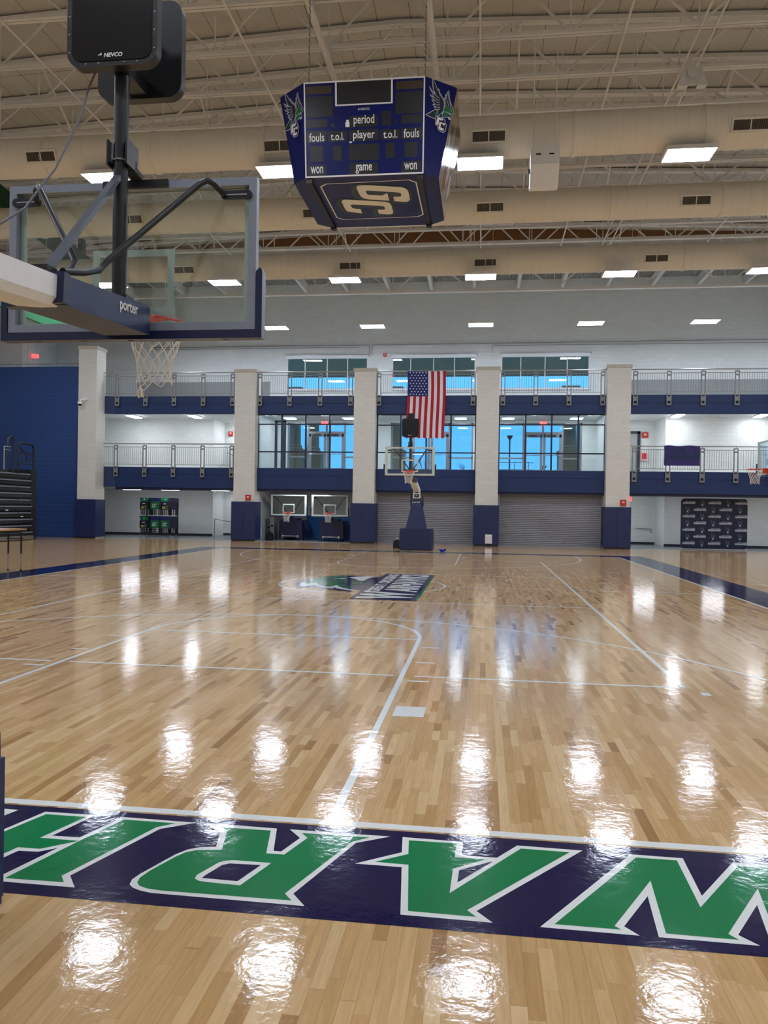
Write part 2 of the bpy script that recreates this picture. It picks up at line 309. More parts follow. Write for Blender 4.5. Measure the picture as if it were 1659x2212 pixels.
def wall_y(name, y0, y1, x0, x1, z0, z1, mat, holes=()):
    """a wall across the hall with real openings"""
    xs = sorted({x0, x1} | {h[0] for h in holes} | {h[1] for h in holes}); zs = sorted({z0, z1} | {h[2] for h in holes} | {h[3] for h in holes}); mb = MB()
    for a, b in zip(xs, xs[1:]):
        run = None
        for c, d in zip(zs, zs[1:]):
            hole = any(h[0] - 1e-6 <= a and b <= h[1] + 1e-6 and h[2] - 1e-6 <= c and d <= h[3] + 1e-6 for h in holes)
            if hole:
                if run: mb.box(a, y0, run[0], b, y1, run[1])
                run = None
            else: run = (run[0], d) if run else (c, d)
        if run: mb.box(a, y0, run[0], b, y1, run[1])
    return struct(mb.build(name, mat))
DATA = json.loads(r'''{"letters":{"H":{"white":[[[0.171,-0.401],[0.262,-0.123],[0.549,-0.122],[0.463,-0.397],[0.608,-0.395],[0.702,-0.122],[1.111,-0.13],[0.957,-0.233],[0.77,-0.771],[0.846,-0.868],[0.463,-0.868],[0.456,-0.858],[0.565,-0.522],[0.496,-0.574],[0.399,-0.579],[0.363,-0.685]]],"green":[[[0.189,-0.427],[0.285,-0.155],[0.51,-0.154],[0.418,-0.43],[0.626,-0.433],[0.487,-0.544],[0.374,-0.545],[0.339,-0.65]],[[0.627,-0.433],[0.723,-0.154],[1.007,-0.155],[0.932,-0.214],[0.734,-0.779],[0.775,-0.832],[0.501,-0.838]]],"navy":[],"white2":[]},"K":{"white":[[[-0.224,-0.115],[0.107,-0.125],[0.056,-0.27],[0.021,-0.452]]],"green":[],"navy":[],"white2":[]},"R":{"white":[[[1.155,-0.123],[1.544,-0.132],[1.596,-0.385],[1.634,-0.386],[1.688,-0.224],[1.612,-0.131],[2.134,-0.133],[1.974,-0.235],[1.79,-0.772],[1.861,-0.865],[1.189,-0.861],[1.134,-0.849],[1.092,-0.83],[1.065,-0.805],[1.056,-0.761],[1.068,-0.707],[1.119,-0.571],[1.148,-0.496],[1.185,-0.436],[1.235,-0.404],[1.309,-0.386],[1.274,-0.23]]],"green":[[[1.267,-0.165],[1.52,-0.162],[1.569,-0.418],[1.657,-0.417],[1.725,-0.217],[1.684,-0.166],[2.031,-0.162],[1.954,-0.224],[1.754,-0.777],[1.797,-0.83],[1.222,-0.835],[1.154,-0.827],[1.112,-0.809],[1.091,-0.784],[1.083,-0.74],[1.099,-0.673],[1.155,-0.527],[1.186,-0.47],[1.229,-0.439],[1.347,-0.414],[1.305,-0.214]]],"white2":[[[1.621,-0.513],[1.543,-0.74],[1.388,-0.734],[1.352,-0.729],[1.326,-0.712],[1.324,-0.678],[1.378,-0.548],[1.4,-0.526],[1.438,-0.513]]],"navy":[[[1.579,-0.541],[1.521,-0.706],[1.356,-0.702],[1.361,-0.678],[1.403,-0.569],[1.432,-0.549]]]},"A":{"white":[[[2.196,-0.129],[2.502,-0.136],[2.498,-0.286],[2.665,-0.287],[2.768,-0.134],[3.083,-0.14],[2.572,-0.793],[2.637,-0.874],[2.263,-0.87],[2.225,-0.455],[2.005,-0.454],[2.21,-0.301]]],"green":[[[2.231,-0.163],[2.468,-0.161],[2.466,-0.314],[2.61,-0.314],[2.462,-0.432],[2.455,-0.663],[2.784,-0.167],[3.017,-0.171],[2.533,-0.793],[2.571,-0.84],[2.291,-0.837],[2.254,-0.426],[2.096,-0.422],[2.243,-0.316]]],"white2":[],"navy":[[[2.49,-0.445],[2.644,-0.331],[2.486,-0.56]]]},"W":{"white":[[[2.824,-0.877],[3.311,-0.144],[3.553,-0.148],[3.542,-0.513],[3.781,-0.153],[4.024,-0.155],[3.896,-0.878],[3.7,-0.884],[3.755,-0.556],[3.597,-0.814],[3.657,-0.881],[3.281,-0.879],[3.306,-0.553],[3.16,-0.819],[3.209,-0.88]]],"green":[[[2.884,-0.846],[3.33,-0.177],[3.519,-0.177],[3.508,-0.617],[3.793,-0.19],[3.989,-0.191],[3.868,-0.858],[3.737,-0.857],[3.808,-0.407],[3.56,-0.813],[3.589,-0.851],[3.315,-0.848],[3.349,-0.406],[3.122,-0.823],[3.144,-0.846]]],"white2":[],"navy":[]}},"hawk":[["navy",[[-1.39,12.08],[-1.47,12.59],[-1.4,13.11],[-1.34,13.82],[-1.16,14.33],[-0.86,14.66],[-0.68,14.68],[-0.36,14.7],[-0.14,14.64],[0.13,14.64],[0.21,14.62],[0.25,11.2],[0.19,11.2],[0.07,11.29],[0.01,11.11],[-0.28,11.21],[-0.43,11.33],[-0.72,11.56],[-0.9,11.77],[-0.97,11.61],[-1.18,11.63],[-1.33,11.9]]],["white",[[-1.28,12.11],[-1.37,12.62],[-1.33,12.91],[-1.27,13.15],[-1.03,12.72],[-0.94,12.34],[-0.79,12.06],[-0.67,11.9],[-0.56,12.0],[-0.51,12.29],[-0.34,11.87],[-0.1,11.52],[0.21,11.28],[-0.0,11.26],[-0.38,11.62],[-0.5,11.89],[-0.42,11.52],[-0.69,11.73],[-0.98,12.18],[-1.09,11.91],[-1.19,11.84]]],["green",[[-1.3,12.64],[-1.32,13.13],[-1.3,13.75],[-1.14,14.2],[-0.83,14.5],[-0.63,14.36],[-0.46,13.54],[-0.25,12.61],[-0.08,11.64],[-0.2,11.75],[-0.41,12.07],[-0.51,12.32],[-0.57,12.04],[-0.71,12.11],[-0.82,12.21],[-1.04,12.75],[-1.14,12.55],[-1.21,12.42]]],["navy",[[-1.21,13.24],[-1.02,13.65],[-0.85,13.92],[-0.54,14.06],[-0.45,13.62],[-0.74,13.34],[-1.0,13.2]]],["navy",[[-0.61,12.4],[-0.58,12.78],[-0.44,13.5],[-0.17,12.17],[-0.27,11.93],[-0.36,12.31],[-0.38,12.71]]],["white",[[-0.75,13.82],[-0.6,13.92],[-0.58,13.67],[-0.71,13.68]]],["white",[[-0.82,13.71],[-0.76,13.79],[-0.74,13.64],[-0.79,13.58]]],["white",[[-0.56,14.12],[-0.38,14.44],[-0.17,14.63],[0.01,14.52],[0.17,14.52],[-0.04,14.28],[-0.08,13.83],[-0.1,13.38],[-0.19,13.39],[-0.4,13.91]]],["green",[[-0.23,12.65],[-0.25,13.21],[-0.16,12.92],[-0.1,13.18],[-0.01,12.82],[-0.01,12.49],[-0.1,12.74],[-0.19,12.48]]]],"band":[[0.19,9.94],[0.17,15.77],[1.39,15.37],[1.38,9.85]],"bandgreen":[[1.38,9.85],[1.36,15.32],[1.39,15.33],[1.41,9.86]],"textboxes":[[[0.27,10.05],[0.24,15.7],[0.54,15.59],[0.56,11.19]],[[0.28,10.05],[0.58,15.5],[1.31,15.34],[1.32,10.02]]],"G":[[-0.11,11.692],[-0.085,11.625],[-0.046,11.59],[0.022,11.581],[0.14,11.591],[0.811,11.743],[0.886,11.797],[0.929,11.897],[0.941,12.077],[0.939,12.362],[0.918,12.446],[0.878,12.494],[0.815,12.503],[0.598,12.452],[0.598,12.213],[0.751,12.217],[0.779,12.156],[0.778,12.063],[0.742,12.014],[0.664,11.987],[0.088,11.848],[0.061,11.885],[0.055,11.959],[0.067,12.033],[0.102,12.076],[0.368,12.133],[0.492,12.011],[0.491,12.415],[0.047,12.307],[-0.042,12.252],[-0.09,12.119],[-0.102,11.935]],"C":[[-0.544,12.369],[-0.519,12.313],[-0.479,12.282],[-0.422,12.277],[0.267,12.43],[0.402,12.459],[0.466,12.51],[0.497,12.601],[0.506,12.762],[0.499,13.073],[0.477,13.138],[0.428,13.179],[0.342,13.176],[0.174,13.12],[0.171,12.878],[0.32,12.891],[0.346,12.838],[0.345,12.748],[0.316,12.699],[0.194,12.656],[-0.343,12.552],[-0.376,12.578],[-0.384,12.666],[-0.362,12.751],[-0.312,12.792],[-0.201,12.817],[-0.203,13.061],[-0.429,12.974],[-0.509,12.93],[-0.539,12.816],[-0.543,12.599]],"sh":[[[-0.234,11.713],[-0.168,11.598],[-0.062,11.523],[0.081,11.542],[0.829,11.697],[0.945,11.803],[0.991,11.951],[0.99,12.384],[0.937,12.534],[0.804,12.617],[0.555,12.581],[-0.229,12.293],[-0.248,12.24]],[[-0.672,12.428],[-0.593,12.296],[-0.51,12.224],[-0.226,12.277],[0.45,12.412],[0.555,12.588],[0.562,13.022],[0.515,13.187],[0.432,13.275],[0.04,13.249],[0.028,12.921],[0.115,12.818],[-0.156,12.759],[-0.142,13.092],[-0.259,13.185],[-0.538,13.096],[-0.644,12.955],[-0.668,12.769]]],"ub":[[-0.849,11.578],[-0.716,11.455],[1.015,11.406],[1.153,11.54],[1.167,13.262],[1.041,13.384],[-0.699,13.418],[-0.83,13.282]],"sbfloor":[[-1.049,11.122],[1.338,11.189],[1.602,11.536],[1.62,13.95],[1.33,13.925],[-1.035,13.844],[-1.225,13.799],[-1.34,11.337]],"em":[["s",[[0.163,-0.008],[0.193,-0.022],[0.243,-0.076],[0.309,-0.184],[0.327,-0.145],[0.362,-0.213],[0.471,-0.316],[0.493,-0.382],[0.485,-0.424],[0.464,-0.546],[0.347,-0.667],[0.285,-0.684],[0.3,-0.544],[0.241,-0.507],[0.275,-0.498],[0.209,-0.472],[0.264,-0.457],[0.181,-0.391],[0.258,-0.389],[0.128,-0.31],[0.232,-0.333],[0.105,-0.17],[0.247,-0.273],[0.2,-0.182],[0.17,-0.08]]],["s",[[0.57,-0.112],[0.581,-0.151],[0.618,-0.314],[0.65,-0.35],[0.713,-0.479],[0.693,-0.53],[0.57,-0.534],[0.478,-0.543],[0.465,-0.518],[0.491,-0.422],[0.474,-0.309],[0.484,-0.268],[0.501,-0.296],[0.502,-0.196],[0.53,-0.221],[0.535,-0.164],[0.554,-0.131]]],["g",[[0.495,-0.426],[0.525,-0.435],[0.558,-0.401],[0.596,-0.393],[0.641,-0.442],[0.675,-0.495],[0.666,-0.514],[0.57,-0.528],[0.479,-0.537],[0.472,-0.516]]],["s",[[0.452,-0.578],[0.492,-0.539],[0.57,-0.532],[0.636,-0.547],[0.659,-0.578],[0.668,-0.637],[0.611,-0.659],[0.6,-0.622],[0.522,-0.63],[0.45,-0.665]]],["g",[[0.477,-0.576],[0.527,-0.535],[0.571,-0.54],[0.626,-0.556],[0.64,-0.583],[0.584,-0.605],[0.521,-0.621],[0.463,-0.614]]],["w",[[0.584,-0.608],[0.635,-0.611],[0.656,-0.641],[0.625,-0.646]]],["s",[[0.066,-0.707],[0.28,-0.549],[0.337,-0.564],[0.333,-0.666],[0.282,-0.726],[0.219,-0.731],[0.077,-0.713]]],["n",[[0.124,-0.691],[0.256,-0.603],[0.285,-0.689],[0.253,-0.72]]],["g",[[0.248,-0.627],[0.303,-0.576],[0.344,-0.64],[0.285,-0.685]]],["s",[[0.291,-0.677],[0.348,-0.674],[0.476,-0.675],[0.525,-0.698],[0.517,-0.734],[0.56,-0.773],[0.554,-0.819],[0.546,-0.884],[0.5,-0.937],[0.4,-0.935],[0.36,-0.904],[0.356,-0.86],[0.295,-0.832]]],["n",[[0.303,-0.69],[0.477,-0.686],[0.511,-0.707],[0.511,-0.744],[0.543,-0.78],[0.53,-0.831],[0.531,-0.882],[0.496,-0.925],[0.406,-0.92],[0.375,-0.897],[0.368,-0.851],[0.308,-0.822]]],["w",[[0.334,-0.685],[0.466,-0.686],[0.469,-0.713],[0.416,-0.727],[0.381,-0.725],[0.366,-0.796],[0.376,-0.83],[0.308,-0.825],[0.321,-0.735]]],["w",[[0.384,-0.761],[0.523,-0.76],[0.516,-0.801],[0.477,-0.803],[0.461,-0.782],[0.433,-0.787],[0.418,-0.861],[0.458,-0.862],[0.504,-0.866],[0.49,-0.908],[0.405,-0.91],[0.371,-0.887],[0.383,-0.831]]]],"panel":{"screen":[[0.282,0.013],[0.719,0.243]],"amberL":[[0.02,0.045],[0.233,0.126]],"bigL":[[0.017,0.149],[0.242,0.367]],"stripL":[[0.019,0.388],[0.191,0.473]],"twoL":[[0.227,0.439],[0.255,0.477]],"period":[[0.38,0.372],[0.617,0.489]],"poss":[[0.648,0.337],[0.724,0.486]],"twoR":[[0.747,0.44],[0.769,0.47]],"stripR":[[0.807,0.386],[0.978,0.472]],"bigR":[[0.76,0.147],[0.981,0.373]],"amberR":[[0.763,0.041],[0.982,0.123]],"foulsL":[[0.02,0.512],[0.184,0.633]],"tolL":[[0.195,0.52],[0.356,0.632]],"player":[[0.375,0.515],[0.622,0.636]],"tolR":[[0.637,0.528],[0.799,0.635]],"foulsR":[[0.81,0.523],[0.981,0.638]],"d1":[[0.048,0.667],[0.152,0.832]],"d2":[[0.24,0.671],[0.313,0.829]],"d3":[[0.373,0.667],[0.629,0.835]],"d4":[[0.682,0.669],[0.758,0.826]],"d5":[[0.839,0.667],[0.947,0.824]],"wonL":[[0.02,0.867],[0.184,0.98]],"game":[[0.377,0.862],[0.619,0.987]],"wonR":[[0.815,0.863],[0.977,0.978]]},"ptext":[["period",[0.415,0.362],[0.587,0.483]],["fouls",[0.039,0.532],[0.167,0.621]],["t.o.l.",[0.222,0.536],[0.335,0.615]],["player",[0.41,0.523],[0.592,0.634]],["t.o.l.",[0.663,0.536],[0.778,0.617]],["fouls",[0.831,0.53],[0.959,0.622]],["won",[0.047,0.884],[0.154,0.957]],["game",[0.43,0.88],[0.569,0.976]],["won",[0.839,0.883],[0.944,0.956]],["NEVCO",[0.471,0.292],[0.547,0.317]]],"emline":[[[0.174,-0.239],[0.262,-0.285],[0.357,-0.32]],[[0.232,-0.333],[0.297,-0.353],[0.362,-0.366]],[[0.258,-0.389],[0.309,-0.408],[0.369,-0.403]],[[0.257,-0.458],[0.314,-0.459],[0.375,-0.434]],[[0.275,-0.498],[0.332,-0.502],[0.382,-0.474]],[[0.308,-0.547],[0.356,-0.534],[0.389,-0.508]],[[0.33,-0.178],[0.345,-0.229],[0.469,-0.336],[0.478,-0.392]],[[0.261,-0.269],[0.205,-0.191],[0.178,-0.056]],[[0.503,-0.201],[0.542,-0.307],[0.59,-0.397]],[[0.555,-0.147],[0.568,-0.244],[0.62,-0.341],[0.664,-0.492]],[[0.489,-0.277],[0.511,-0.361],[0.532,-0.43]],[[0.464,-0.546],[0.472,-0.483],[0.495,-0.421]],[[0.57,-0.534],[0.638,-0.561]]]}''')

# ---------------------------------------------------------------- floor and court markings
YC, YF, FT = 12.615, 25.23, 0.3048
floor = struct(BX(-24, -10, -0.1, 20, 32.05, 0).build('floor', 'maple'), 'glossy maple strip floor of the hall')
FO = Vector(floor.location)
def mark(name, mb, mats, label=None):
    o = mb.build(name, mats, floor)
    o['kind'] = 'structure'
    if label: o['label'] = label
    return o
def flat(mb, pts, z, mi=0): return mb.poly([(p[0], p[1], z) for p in pts], mi)
def ccw(p):
    a = sum(p[i - 1][0] * p[i][1] - p[i][0] * p[i - 1][1] for i in range(len(p)))
    return p if a > 0 else p[::-1]
def rect(mb, x0, y0, x1, y1, z=0.001, mi=0): return mb.poly([(x0, y0, z), (x1, y0, z), (x1, y1, z), (x0, y1, z)], mi)
def arc(mb, cx, cy, r, w, a0, a1, z=0.001, n=48, mi=0):
    for i in range(n):
        t0 = math.radians(a0 + (a1 - a0) * i / n); t1 = math.radians(a0 + (a1 - a0) * (i + 1) / n)
        mb.poly([(cx + (r - w) * math.cos(t0), cy + (r - w) * math.sin(t0), z), (cx + r * math.cos(t0), cy + r * math.sin(t0), z), (cx + r * math.cos(t1), cy + r * math.sin(t1), z), (cx + (r - w) * math.cos(t1), cy + (r - w) * math.sin(t1), z)], mi)
lw = 0.051
lines = MB(); SX = 7.62
rect(lines, -SX - .06, -0.042, SX + .06, 0.022); rect(lines, -SX - .06, YF - .02, SX + .06, YF + .04)
for s in (-1, 1): rect(lines, s * SX - .03, 0, s * SX + .03, YF)
vx, v0, v1 = 4.5, YC - 9.0, YC + 9.0
for s in (-1, 1): rect(lines, s * vx - .025, v0, s * vx + .025, v1, .0012)
for y in (v0, v1):
    for a, b in ((-vx, -1.93), (-1.72, 1.72), (1.93, vx)): rect(lines, a, y - .025, b, y + .025, .0012)
for y in (YC - 3, YC, YC + 3): rect(lines, -vx if y != YC else -SX, y - .025, vx if y != YC else SX, y + .025, .0012)
arc(lines, 0, YC, 1.83, lw, 0, 360, n=80)
for k in (0, 1):
    def fy(y): return y if k == 0 else YF - y
    up = (0, 180) if k == 0 else (180, 360)
    for s in (-1, 1):
        rect(lines, s * 1.829 - (lw if s > 0 else 0), min(fy(0.02), fy(5.79)), s * 1.829 + (0 if s > 0 else lw), max(fy(0.02), fy(5.79)), .0014)
        for y in (3.40, 4.31, 5.22): rect(lines, s * 1.88, fy(y) - .025, s * 2.09, fy(y) + .025)
        rect(lines, s * 1.88, fy(2.13), s * 2.13, fy(2.44))
        rect(lines, s * 6.02 - .025, min(fy(0.02), fy(1.6)), s * 6.02 + .025, max(fy(0.02), fy(1.6)))
    rect(lines, -1.78, fy(5.79) - lw, 1.78, fy(5.79)); arc(lines, 0, fy(5.79), 1.829, lw, *up, z=.0014)
    arc(lines, 0, fy(1.6), 6.02, lw, *up, n=90, z=.0013)
rect(lines, 4.60, 3.33, 4.68, 3.45)
lines_o = mark('court_line', lines, 'cwhite', 'white boundary, lane, arc and volleyball lines painted on the maple')
bands = MB()
rect(bands, -SX - .9, -0.955, SX + 1.1, -0.058, .0009); rect(bands, -SX - .95, YF + .05, SX + .95, YF + .9, .0009)
for s in (-1, 1): rect(bands, s * (SX + .035), -.05, s * (SX + 1.0), YF + .9, .0008)
bd = mark('boundary_band', bands, 'cnavy', 'dark navy border band painted round the court')
for key in 'KHRAW':
    L = DATA['letters'][key]; mb = MB()
    for p in L['white']: flat(mb, ccw(p), .0016, 0)
    for p in L['green']: flat(mb, ccw(p), .0022, 1)
    for p in L['white2']: flat(mb, ccw(p), .0028, 0)
    for p in L['navy']: flat(mb, ccw(p), .0034, 2)
    o = mb.build('floor_letter', ['cwhite', 'cgreen', 'cnavy'], floor); o['kind'] = 'structure'; o['label'] = 'green letter %s with a white outline on the navy baseline band' % ('A' if key == 'K' else key)
fb = MB()                                                     # lettering of the far baseline band, read from behind it
put_text(fb, 'WARHAWKS', (2.6, YF + .78, .0016), (-1, 0, 0), (0, -1, 0), 5.2, .6, 0, .25, .03)
put_text(fb, 'WARHAWKS', (2.57, YF + .76, .0022), (-1, 0, 0), (0, -1, 0), 5.14, .56, 1, .25, .012)
o = fb.build('floor_letter', ['cwhite', 'cgreen'], floor); o['kind'] = 'structure'; o['label'] = 'green and white lettering on the far baseline band'
lg = MB()
for i, (c, p) in enumerate(DATA['hawk']): flat(lg, ccw(p), .0018 + i * .0004, {'navy': 0, 'white': 1, 'green': 2}[c])
flat(lg, ccw([(.18, 9.9), (.18, 15.45), (1.40, 15.37), (1.41, 9.86)]), .0058, 0); flat(lg, ccw([(1.385, 9.86), (1.385, 15.37), (1.43, 15.37), (1.43, 9.86)]), .0061, 2)
put_text(lg, 'GREAT CROSSING', (.555, 11.2, .0066), (0, 1, 0), (-1, 0, 0), 4.1, .27, 1, .12, .04)
put_text(lg, 'W', (1.31, 10.02, .0066), (0, 1, 0), (-1, 0, 0), 1.3, 1.05, 1, .12, .05)
put_text(lg, 'ARHAWKS', (1.31, 11.28, .0066), (0, 1, 0), (-1, 0, 0), 4.05, .7, 1, .12, .05)
o = lg.build('center_logo', ['cnavy', 'cwhite', 'cgreen'], floor); o['kind'] = 'structure'; o['label'] = 'hawk head emblem with navy name block painted on centre court'

# recess floors beyond the maple
for nm, x0, x1, y1 in (('floor_left', -19.2, -8.4, 39.4), ('floor_store', -8.4, -2.5, 37.5), ('floor_middle', -2.5, 8.4, 33.4), ('floor_right', 8.4, 20, 38.2)):
    struct(BX(x0, 32.05, -.1, x1, y1, -.002).build(nm, 'recess' if nm != 'floor_middle' else 'maple'), 'grey floor of the recess under the balcony')
for x0, x1 in ((-15.7, -9.42), (-8.25, -3.58), (9.3, 19)):
    struct(BX(x0, 31.97, 0, x1, 32.1, .006).build('trim_1', 'thresh'), 'bright metal strip where the maple floor ends')

# ---------------------------------------------------------------- walls, slabs, columns
UPW = [(-8.25, -3.72), (-2.4, 2.12), (3.47, 8.08)]              # upper windows in the far wall
SF = [(-8.15, -3.3), (-2.4, 2.05), (3.3, 7.75)]                 # glazed entrances of the lobby
holes = [(a, b, 8.16, 10.0) for a, b in UPW] + [(a, b, 3.6, 6.34) for a, b in SF]
wall_y('wall_back', 37.5, 37.75, -22.3, 20, 7.05, 15.5, 'white_block', [h for h in holes if h[2] > 7])
wall_y('wall_lobby', 37.5, 37.75, -9.2, 9.1, 2.4, 7.05, 'white_block', [h for h in holes if h[2] < 7])
wall_y('wall_store', 37.2, 37.45, -9.0, -2.8, 0, 2.5, 'grey_paint')
wall_y('wall_recess_left', 37.0, 37.2, -19.0, -12.2, 0, 6.45, 'white_block')
wall_y('wall_stair_left', 38.8, 39.0, -12.4, -8.8, 0, 6.5, 'white_block')
struct(BX(-12.4, 37.2, 0, -12.2, 38.8, 6.45).build('wall_stair_return', 'white_block'))
wall_y('wall_recess_right', 35.8, 36.0, 11.6, 20, 0, 6.45, 'white_block')
wall_y('wall_stair_right', 37.9, 38.1, 8.7, 11.8, 0, 6.45, 'white_block')
struct(BX(11.6, 36.0, 0, 11.8, 37.9, 6.45).build('wall_stair_side', 'white_block'))
struct(BX(-19.2, 31.9, 0, -19.0, 39, 6.5).build('wall_bay_left', 'white_block'))
struct(BX(-9.1, 32.9, 0, -8.85, 39, 6.5).build('wall_partition', 'white_block')); struct(BX(8.45, 32.9, 0, 8.75, 38, 6.5).build('wall_partition', 'white_block'))
struct(BX(-3.15, 32.9, 0, -2.85, 37.3, 2.5).build('wall_partition', 'grey_paint')); struct(BX(-8.85, 32.95, 0, -8.5, 37.3, 2.5).build('wall_partition', 'grey_paint'))
blue = struct(BX(-24, 31.6, 0, -17.1, 31.9, 8.42).build('wall_blue', 'navy_block'), 'navy painted block wall beside the first column')
struct(BX(-22.7, -10, 0, -22.5, 37.75, 15.5).build('wall_left', 'white_block')); struct(BX(19.0, -10, 0, 19.2, 38, 15.5).build('wall_right', 'white_block'))
struct(BX(-22.7, -10.2, 0, 19.2, -10, 15.5).build('wall_front', 'white_block'))
aw = MB().prism([(-20.6, 32.6, 7.0), (-21.9, 37.5, 7.0), (-22.1, 37.5, 7.0), (-20.8, 32.55, 7.0)], (0, 0, 8)); struct(aw.build('wall_upper_left', 'white_block'))
struct(BX(-24, 32.6, 7.0, -20.63, 32.8, 15).build('wall_upper_end', 'grey_paint'))
struct(BX(-20.8, 31.9, 6.9, -17.1, 37.5, 7.05).build('floor_gallery', 'grey_paint'))
# floors of the two balcony levels (their undersides are the ceilings below)
struct(BX(-19, 32.5, 2.5, 20, 39, 3.56).build('slab_lower', 'grey_paint')); struct(BX(-19, 32.5, 6.45, 20, 39, 7.06).build('slab_upper', 'ceil_tile'))
for nm, (z0, z1, zs), (x0, x1) in [(n, z, x) for n, z in (('fascia_upper', (6.18, 7.06, 6.69)), ('fascia_lower', (2.54, 3.55, 3.2))) for x in ((-15.65, -9.3), (-8.4, -3.45), (-2.55, 2.25), (3.25, 8.15), (9.15, 19))]:
    mb = MB().box(x0, 32.4, z0, x1, 32.5, zs - .008).box(x0, 32.412, zs - .008, x1, 32.5, zs + .008, 1).box(x0, 32.395, zs + .008, x1, 32.5, z1)
    if nm == 'fascia_lower': mb.box(x0, 32.47, 2.42, x1, 32.6, 2.55, 1)
    struct(mb.build('trim_fascia', ['navy_wall', 'navy_dark']), 'navy painted edge band of a balcony')
for z0, z1 in ((6.18, 7.06), (2.54, 3.55)):
    mb = MB().prism([(-15.65, 32.4, z0), (-16.14, 32.22, z0), (-16.14, 32.32, z0), (-15.65, 32.5, z0)], (0, 0, z1 - z0))
    struct(mb.build('trim_fascia', 'navy_wall'), 'navy edge band returning to the first column')
for x0, x1 in ((-16.9, -9.2), (9.0, 20)): struct(BX(x0, 37.46, 7.06, x1, 37.5, 8.6).build('trim_wainscot', 'wainscot'), 'grey painted lower wall behind the upper railing')
for x0, x1, y in ((-19, -12.2, 36.98), (-12.2, -9, 38.78), (8.8, 11.6, 37.88), (11.6, 19, 35.78)): struct(BX(x0, y, 0, x1, y + .02, .12).build('baseboard_recess', 'baseb'))
COLS = [(-16.62, 31.4, .93, .92, 9.38), (-8.86, 32.0, 1.04, .9, 8.3), (-3.01, 32.0, 1.04, .9, 8.3), (2.77, 32.0, 1.04, .9, 8.33), (8.68, 32.0, 1.05, .9, 8.38)]
PADN = ['beside the navy block wall', 'left of the store bay', 'between store bay and shutters', 'bearing a white paper notice', 'right of the second shutter']
for (x, y, w, d, h), pn in zip(COLS, PADN):
    c = struct(BX(x - w / 2, y, 0, x + w / 2, y + d, h - .14).build('column', 'cream_block'), 'cream block column')
    k = MB().box(x - w / 2 - .04, y - .04, h - .14, x + w / 2 + .04, y + d + .04, h).build('column_cap', 'cap', c); k['kind'] = 'structure'
    t = thing('column_pad', 'navy safety pad round a column base, ' + pn, 'safety pad', (x, y, 0), 'wall pads on the columns')
    hw = w / 2 + .075
    for a, b in ((-hw, -.005), (.005, hw)): MB().box(x + a, y - .075, .07, x + b, y - .002, 1.9).build('pad_panel', 'pad', t)
    for s in (-1, 1): MB().box(x + s * (w / 2 + .002), y, .07, x + s * hw, y + min(d, .9), 1.9).build('pad_panel', 'pad', t)
    MB().box(x - hw + .02, y - .06, 0, x + hw - .02, y - .003, .07).build('pad_foot', 'black', t)
# blue-wall handrail
t = thing('wall_handrail', 'thin white handrail along the top of the navy block wall', 'handrail', (-20, 31.7, 8.42))
MB().tube([(-23.5, 31.7, 8.58), (-17.15, 31.7, 8.58)], .022, 8).build('rail', 'steel_rail', t)
for x in (-20.7, -19.5, -18.3, -21.9): MB().tube([(x, 31.7, 8.42), (x, 31.7, 8.5), (x + .03, 31.7, 8.57)], .018, 6).build('bracket', 'white', t)

# ---------------------------------------------------------------- roof
def zr(x): return 15.3 - .04 * abs(x)
rf = MB()
for s in (-1, 1):
    e = -23 if s < 0 else 19.3
    rf.add([(0, -10.2, zr(0)), (e, -10.2, zr(e)), (e, 34.0, zr(e)), (0, 34.0, zr(0)), (0, -10.2, zr(0) + .15), (e, -10.2, zr(e) + .15), (e, 34.0, zr(e) + .15), (0, 34.0, zr(0) + .15)],
           [(0, 1, 2, 3), (4, 7, 6, 5), (1, 5, 6, 2), (0, 4, 5, 1), (3, 2, 6, 7)] if s < 0 else [(0, 3, 2, 1), (4, 5, 6, 7), (1, 2, 6, 5), (0, 1, 5, 4), (3, 7, 6, 2)])
struct(rf.build('ceiling', 'deck'), 'tan roof deck with thin seams')
struct(BX(-22.5, 33.15, 13.95, 19.2, 37.8, 14.1).build('ceiling_low', 'low_deck'), 'grey corrugated deck over the balcony')
struct(BX(-22.5, 33.3, 14.1, 19.2, 33.5, 14.62).build('trim_cream', 'steel')); struct(BX(-22.5, 33.27, 14.62, 19.2, 33.5, 15.3).build('trim_brown', 'brown'))
for i, x in enumerate([-19.6, -17.3, -14.2, -11.8, -9.5, -7.2, -4.9, -2.6, -.3, 2.0, 4.3, 6.6, 8.9, 11.2, 13.5, 15.8]):
    struct(BX(x - .08, 33.95, 13.5, x + .08, 37.5, 13.95).build('roof_beam', 'steel'), 'short beam under the low deck')
jb, jt0 = 13.5, 14.98
def joist_mb(zb, top, x0, x1, panel, big=1.0):
    ch = MB(); bo = MB(); web = MB()
    for dy in (-.055, .055):
        bo.box(x0, dy - .04 * big, zb - .045 * big, x1, dy + .04 * big, zb + .045 * big)
        for a, b in ((x0, 0), (0, x1)):
            pa = (a, dy, top(a)); pb = (b, dy, top(b)); ch.bar(pa, pb, .1 * big, .12 * big)
    n = int(max(-x0, x1) / panel) + 1
    for i in range(-n, n + 1):
        x = i * panel; xm = x + panel / 2
        for p, q in (((x, top(x)), (xm, zb)), ((xm, zb), (x + panel, top(x + panel)))):
            if min(p[0], q[0]) >= x0 and max(p[0], q[0]) <= x1: web.bar((p[0], 0, p[1]), (q[0], 0, q[1]), .05 * big, .05 * big)
        if x0 < xm < x1: web.bar((xm, 0, zb), (xm, 0, top(xm)), .035 * big, .035 * big)
    return ch, bo, web
